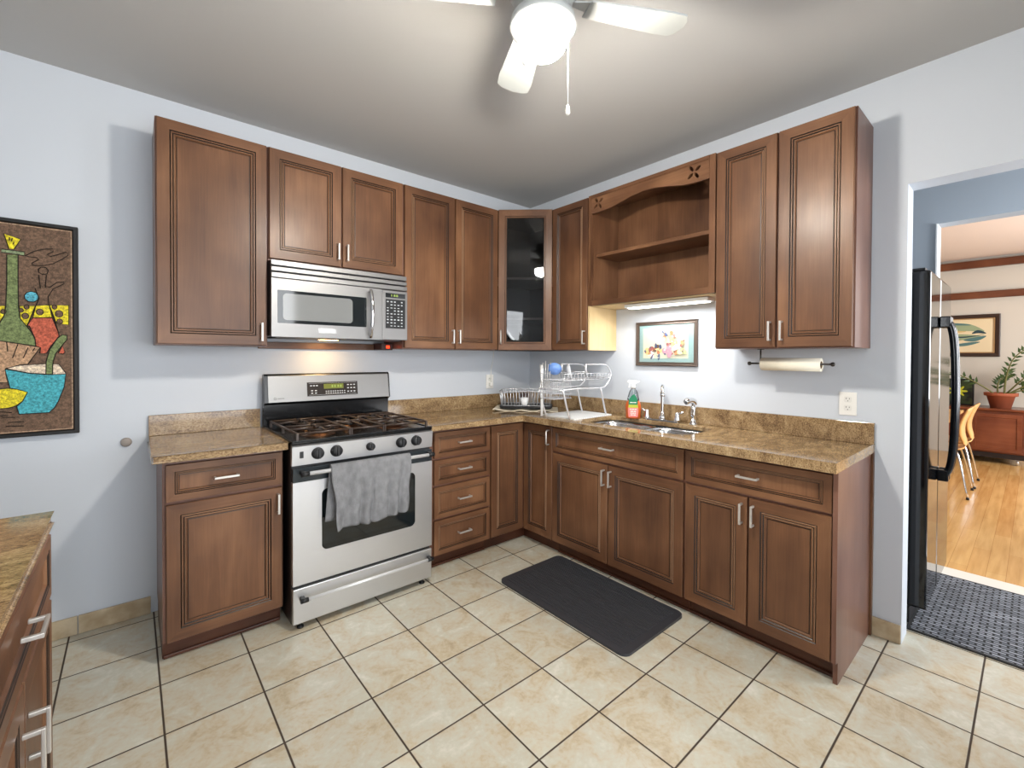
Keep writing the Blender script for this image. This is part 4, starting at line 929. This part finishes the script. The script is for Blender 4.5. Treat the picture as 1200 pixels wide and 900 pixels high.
# cooktop lamp in the microwave's underside
b = MB(); b.box(.30, .40, -.20, -.14, -.006, -.0035); b.build('cooktop_lamp', mat('warm_lamp', (255, 220, 160), .4, emit=(255, 190, 110), es=25), mw)
d = bpy.data.lights.new('cooktop_glow', 'AREA'); d.shape = 'RECTANGLE'; d.size = .1; d.size_y = .06; d.energy = .9; d.color = (1, .68, .34)
o = bpy.data.objects.new('cooktop_glow', d); COL.objects.link(o); o.location = (-1.80, -.17, 1.424)

# ================================================================ CEILING FAN
fn = thing('ceiling_fan', 'white ceiling fan with a globe light and two pull chains', 'ceiling fan', (-1.707, -1.942, 0))
M_FAN = mat('fan_white', (168, 172, 171), .5)
b = MB(); b.lathe([(.07, CZ-.001), (.075, CZ-.03), (.05, CZ-.055), (.10, CZ-.07), (.115, CZ-.10), (.115, CZ-.165), (.09, CZ-.20), (.05, CZ-.215), (.05, CZ-.245)], seg=32); b.build('motor_housing', M_FAN, fn)
a0 = math.radians(61.8)
blade = None
for k in range(4):
    b = MB()
    pts = [(.15, -.045), (.42, -.068), (.475, -.066), (.492, -.04), (.500, 0), (.494, .045), (.478, .067), (.42, .07), (.15, .05)]
    b.prism(pts, -.003, .003); bmesh.ops.transform(b.bm, matrix=Matrix.Rotation(.2, 4, 'X'), verts=b.bm.verts)
    o = b.build('blade', M_FAN, fn, (0, 0, 2.475)); o.rotation_euler = (0, 0, a0+k*PI/2)
    c_ = MB(); c_.prism([(.10, -.014), (.17, -.035), (.21, -.03), (.21, .03), (.17, .035), (.10, .014)], .0035, .0075); bmesh.ops.transform(c_.bm, matrix=Matrix.Rotation(.2, 4, 'X'), verts=c_.bm.verts)
    c_.build('blade_iron', M_FAN, o)
b = MB(); b.lathe([(.05, 2.4205), (.102, 2.412), (.108, 2.386), (.080, 2.384)], seg=28); b.build('fitter_light_shield', M_FAN, fn)  # unseen fitter pan, widened to block the globe's upward light
b = MB(); prof = [(.076, 2.3835)]+[(.078*math.sin(a), 2.352-.062*math.cos(a)) for a in (math.radians(d_) for d_ in (100, 90, 75, 60, 45, 30, 15, 5))]; b.lathe(prof, seg=32)
b.build('globe', mat('globe_lit', (255, 255, 255), .3, emit=(255, 247, 234), es=GLOBE_STRENGTH), fn)
for x, y, zt, zb in ((-.075, .005, 2.40, 2.272), (.062, -.052, 2.40, 2.145)):
    b = MB(); b.tube([(x, y, zt), (x, y, zb)], .0016, 6); ch = b.build('pull_chain', M_WHITE, fn)
    b = MB(); b.lathe([(.002, zb), (.005, zb-.008), (.008, zb-.026), (.005, zb-.032), (.001, zb-.033)], (x, y, 0), 12); b.build('pull', M_WHITE, ch)

# ================================================================ MATS
b = MB(); b.prism(rrect(-.255, .255, -.452, .452, .04), 0, .013)
b.bm.normal_update(); es = [e for e in b.bm.edges if len(e.link_faces) == 2 and abs(e.calc_face_angle(0)) > 1.2 and min(v.co.z for v in e.verts) > .01]
bmesh.ops.bevel(b.bm, geom=es, offset=.008, segments=3, affect='EDGES', clamp_overlap=True)
for k in range(22):
    x = -.215+.43*k/21; b.box(x-.005, x+.005, -.41, .41, .0125, .0170, bev=.0015, seg=1)
o = b.build('kitchen_mat', M_RUBBER, loc=(-.812, -1.368, .0008)); tag(o, 'dark grey ribbed rubber floor mat in front of the sink', 'mat')
M_WEAVE = mat('woven_mat', (60, 62, 68), .85)
_c = coords(M_WEAVE, (1, 1, 1)); _b = N(M_WEAVE, 'ShaderNodeTexBrick', Scale=1.0); _b.inputs['Brick Width'].default_value = .050; _b.inputs['Row Height'].default_value = .021; _b.inputs['Mortar Size'].default_value = .0062; _b.inputs['Mortar Smooth'].default_value = .6
_b.inputs['Color1'].default_value = lin((150, 154, 162)); _b.inputs['Color2'].default_value = lin((96, 100, 108)); _b.inputs['Mortar'].default_value = lin((16, 17, 20))
L(M_WEAVE, N(M_WEAVE, 'ShaderNodeMapping').outputs[0], _b.inputs[0]); _mp = _b.inputs[0].links[0].from_node; L(M_WEAVE, _c, _mp.inputs[0]); _mp.inputs['Rotation'].default_value = (0, 0, PI/2); L(M_WEAVE, _b.outputs[0], bsdf(M_WEAVE).inputs['Base Color']); bump(M_WEAVE, _b.outputs['Fac'], -.6, .003)
t = thing('hall_mat', 'black and grey woven floor mat in front of the refrigerator', 'mat', (.62, -3.1, .0008))
b = MB(); b.box(-.43, .44, -.53, .50, 0, .006, bev=.001); b.build('woven_field', M_WEAVE, t)
b = MB(); b.prism([(-.445, -.545), (.452, -.545), (.452, .513), (-.445, .513)], 0, .0066, [[(-.4305, -.5305), (.4405, -.5305), (.4405, .5005), (-.4305, .5005)]]); b.build('border', mat('mat_border', (32, 34, 36), .7), t)

# ================================================================ DINING ROOM BEYOND
t = thing('framed_picture', 'wide framed seascape of teal and cream streaks on the far dining room wall', 'picture', (6.2, -2.14, 1.663), RZ_R)
w2, h2 = .535, .292
b = MB(); b.rings(-w2, w2, -h2, h2, [(0, -.001), (0, -.03), (.01, -.036), (.045, -.03), (.05, -.016)], close=False, mis=[0]*5); b.build('frame', mat('dark_brown_frame', (56, 38, 28), .4), t)
b = MB(); b.rings(-w2+.051, w2-.051, -h2+.051, h2-.051, [(0, -.001), (0, -.022), (.012, -.022), (.012, -.012)], close=False, mis=[0]*4); b.build('inner_frame', mat('gold_liner', (176, 138, 92), .5), t)
b = MB(); b.box(-w2+.0635, w2-.0635, -.012, -.004, -h2+.0635, h2-.0635); p_ = b.build('canvas', mat('sea_cream', (226, 208, 170), .8), t)
SC = [('sea_green', (150, 164, 128)), ('sea_teal', (82, 118, 116)), ('sea_dark', (44, 66, 74)), ('sea_tan', (206, 178, 120))]
b = MB()
def streak(pts, w_, mi, lv):
    P_ = smooth_path([(x, 0, z) for x, z in pts], 5); n = len(P_); up, dn = [], []
    for i, p in enumerate(P_):
        s_ = math.sin(PI*(i+.6)/(n+.2))*w_; up.append((p.x, p.z+s_)); dn.append((p.x, p.z-s_))
    b.prism(up+dn[::-1], -.0125-.0003*lv-.0002, -.0125-.0003*lv, ax='xz', mi=mi)
for i, a in enumerate([([(-.45, .05), (-.1, .10), (.2, .12), (.38, .06)], .06, 0), ([(-.45, .13), (0, .17), (.25, .15)], .018, 1), ([(-.45, -.05), (0, -.02), (.36, -.02)], .05, 0), ([(-.40, .0), (-.05, .05), (.2, .06)], .02, 3), ([(-.45, -.03), (-.1, .01), (.15, -.02), (.38, .01)], .012, 2), ([(.26, .03), (.32, .055), (.40, .03)], .022, 2), ([(.18, -.06), (.30, -.05), (.40, -.01)], .028, 1), ([(.05, -.14), (.2, -.12), (.34, -.09)], .022, 1), ([(-.45, -.14), (-.1, -.10), (.15, -.06)], .010, 2)]): streak(*a, i)
b.build('painted_shapes', [mat(k, v, .8) for k, v in SC], p_)

cr = thing('sideboard', 'reddish brown wooden sideboard on casters against the far dining room wall', 'sideboard', (5.85, -2.2, 0), RZ_R)
M_CHERRY = wood('cherry_wood', 0, (80, 38, 22), (108, 56, 33), (132, 74, 46), rough=.25)
b = MB(); b.box(-.72, .72, -.25, .25, .14, .675, bev=.006); b.build('body', M_CHERRY, cr)
b = MB(); b.box(-.75, .75, -.27, .27, .6755, .705, bev=.008); b.build('top', M_CHERRY, cr)
b = MB(); b.box(-.72, .72, -.235, .235, .075, .1395, bev=.004); b.build('plinth', mat('dark_plinth', (30, 20, 18), .5), cr)
for x0, x1 in ((-.70, -.24), (-.235, .235), (.24, .70)):
    d = MB(); d.rings(x0+.004, x1-.004, .16, .64, [(0, -.2505), (0, -.268), (.004, -.27), (.045, -.27), (.05, -.262)], mis=[0]*5); d.build('door', M_CHERRY, cr)
for x in (-.66, .66):
    for y in (-.19, .19):
        b = MB(); b.lathe([(.03, -.012), (.035, 0), (.03, .012)], (x, y, .037), 14, axis=0); b.box(x-.02, x+.02, y-.02, y+.02, .068, .0745); b.build('caster', M_NICKEL, cr)

pl = thing('potted_plant', 'green leafy plant in a terracotta pot on the sideboard', 'plant', (5.82, -2.70, .7055))
b = MB(); b.lathe([(.001, .0), (.095, 0), (.13, .15), (.155, .155), (.158, .195), (.14, .195), (.125, .165), (.001, .165)], seg=28, caps=False); b.build('pot', mat('terracotta', (156, 84, 56), .7), pl)
b = MB(); b.lathe([(.001, .166), (.124, .1665)], seg=20, caps=False); b.build('soil', mat('soil', (50, 36, 28), .95), pl)
M_LEAF = mat('leaf_green', (58, 80, 38), .4); M_STEM = mat('stem_green', (104, 104, 56), .5)
def leaf(bm_, p, dirv, side, ln, w_):
    up = Vector((0, 0, 1)); n = dirv.cross(side).normalized()
    pts = [p, p+side*ln*.35+dirv*w_, p+side*ln, p+side*ln*.35-dirv*w_]
    mid = p+side*ln*.5+n*w_*.35
    v = [bm_.bm.verts.new(q) for q in pts+[mid]]
    for a, c_ in ((0, 1), (1, 2), (2, 3), (3, 0)):
        f = bm_.bm.faces.new([v[a], v[c_], v[4]]); f.smooth = True
rnd = random.Random(11)
STEMS = [((0, -.02), [(0, -.03, .17), (-.03, -.05, .42), (-.05, -.12, .66), (-.06, -.30, .84)], 9), ((0, .03), [(0, .05, .17), (-.05, .20, .30), (-.08, .42, .43), (-.08, .62, .47), (-.08, .72, .43)], 11), ((.0, -.05), [(0, -.05, .17), (-.05, -.22, .30), (-.08, -.46, .42), (-.1, -.66, .50)], 13), ((.03, -.05), [(.03, -.05, .17), (.03, -.20, .24), (.0, -.42, .30), (-.02, -.60, .33)], 13), ((.03, -.03), [(.03, -.04, .17), (.02, -.16, .34), (.04, -.32, .54), (.0, -.48, .62)], 11), ((0, .0), [(.05, .03, .17), (.10, .02, .34), (.12, -.10, .46)], 9)]
for _, path, nl in STEMS:
    P_ = smooth_path(path, 8); b = MB(); b.tube(P_, [.011-.007*i/(len(P_)-1) for i in range(len(P_))], 6); st = b.build('stem', M_STEM, pl)
    b = MB()
    for k in range(nl):
        i = int((.30+.68*k/nl)*(len(P_)-1)); p = P_[i]; tdir = (P_[min(i+1, len(P_)-1)]-P_[max(i-1, 0)]).normalized()
        s1 = tdir.cross(Vector((1, 0, 0))).normalized() if abs(tdir.x) < .9 else tdir.cross(Vector((0, 1, 0))).normalized()
        for s in (-1, 1):
            sd = (s1*s+tdir*.6+Vector((rnd.uniform(-.3, .3), 0, .1))).normalized(); leaf(b, p, tdir, sd, .085-.02*k/nl, .02)
    b.build('leaves', M_LEAF, st)

sc = thing('tabletop_picture', 'small dark framed picture of a yellow-green flower standing on the sideboard', 'picture', (5.93, -2.26, .7055), RZ_R)
b = MB(); b.box(-.21, .19, -.012, .012, 0, .36, bev=.004); b.build('frame', mat('frame_black', (18, 18, 18), .3), sc)
M_FL = mat('dark_flower_print', (30, 34, 20), .3)
_c = coords(M_FL, (5, 5, 5)); _n = N(M_FL, 'ShaderNodeTexNoise', Scale=2, Detail=4); L(M_FL, _c, _n.inputs[0]); _r = ramp(M_FL, _n.outputs[0], [(.4, (16, 18, 14)), (.6, (52, 66, 26))]); L(M_FL, _r.outputs[0], bsdf(M_FL).inputs['Base Color'])
b = MB(); b.box(-.19, .17, -.0135, -.0125, .02, .34); p_ = b.build('print', M_FL, sc)
b = MB()
for k in range(7): b.prism(ellipse(.03+.05*math.cos(k*.9), .19+.035*math.sin(k*.9), .05, .014, 10, k*.9), -.0139-.0002*k, -.0137-.0002*k, ax='xz')
b.build('flower', mat('flower_yellow', (190, 190, 40), .5), p_)

tb = thing('dining_table', 'pale wooden dining table mostly hidden behind the refrigerator', 'table', (3.9, -1.85, 0))
M_BEECH = wood('beech_wood', 0, (196, 142, 84), (220, 170, 106), (236, 192, 132), rough=.3)
b = MB(); b.box(-.7, .7, -.60, .60, .715, .745, bev=.004); b.build('tabletop', M_BEECH, tb)
for x in (-.62, .62):
    for y in (-.52, .52):
        b = MB(); b.tube([(x, y, .001), (x, y, .7145)], .022, 10); b.build('leg', M_CHROME, tb)
def chair(loc, rz, label):
    # faces local +y; the seat and back are one bent plywood shell
    t = thing('dining_chair', label, 'chair', loc, rz, 'plywood chairs at the dining table')
    b = MB(); prof = [(.23, .445), (.20, .458), (.08, .452), (-.08, .442), (-.16, .448), (-.195, .48), (-.200, .53), (-.185, .60), (-.185, .68), (-.205, .76), (-.235, .84), (-.245, .865)]
    P_ = smooth_path([(0, y, z) for y, z in prof], 3); n = len(P_); g = []
    for i, p in enumerate(P_):
        f_ = i/(n-1)
        hw = .205+.0*f_ if f_ < .38 else (.205-.115*math.sin(min(1, (f_-.38)/.12)*PI/2) if f_ < .5 else (.09+.105*math.sin(min(1, (f_-.5)/.25)*PI/2)))
        if f_ > .93: hw *= 1-(f_-.93)*4
        if f_ < .07: hw *= .9+f_*1.4
        row = []
        for k in range(9):
            s_ = k/4-1; row.append(b.bm.verts.new((s_*hw, p.y+(.02*s_*s_ if f_ > .5 else 0), p.z+(.012*s_*s_ if f_ < .4 else 0))))
        g.append(row)
    for i in range(n-1):
        for k in range(8): fc_ = b.bm.faces.new([g[i][k], g[i][k+1], g[i+1][k+1], g[i+1][k]]); fc_.smooth = True
    o = b.build('shell', M_BEECH, t); mo = o.modifiers.new('t', 'SOLIDIFY'); mo.thickness = .012; mo.offset = -1
    for x in (-1, 1):
        for y in (-1, 1):
            b = MB(); b.tube(smooth_path([(x*.06, y*.06, .425), (x*.12, y*.10, .424), (x*.165, y*.15, .40), (x*.235, y*.225, .012)], 5), .009, 8); lg = b.build('leg', M_CHROME, t)
            b = MB(); b.lathe([(.013, .001), (.013, .018), (.01, .022)], (x*.2355, y*.2255, 0), 10); b.build('foot_cap', M_BLACKP, lg)
    b = MB(); b.box(-.075, .075, -.075, .075, .4145, .4155); b.build('seat_plate', M_BLACKP, t)
    return t
chair((3.50, -2.36, 0), .0, 'pale bent plywood chair with chrome legs, the nearer of the two by the sideboard')
chair((4.06, -2.37, 0), .0, 'pale bent plywood chair with chrome legs, the farther one, behind the nearer chair')
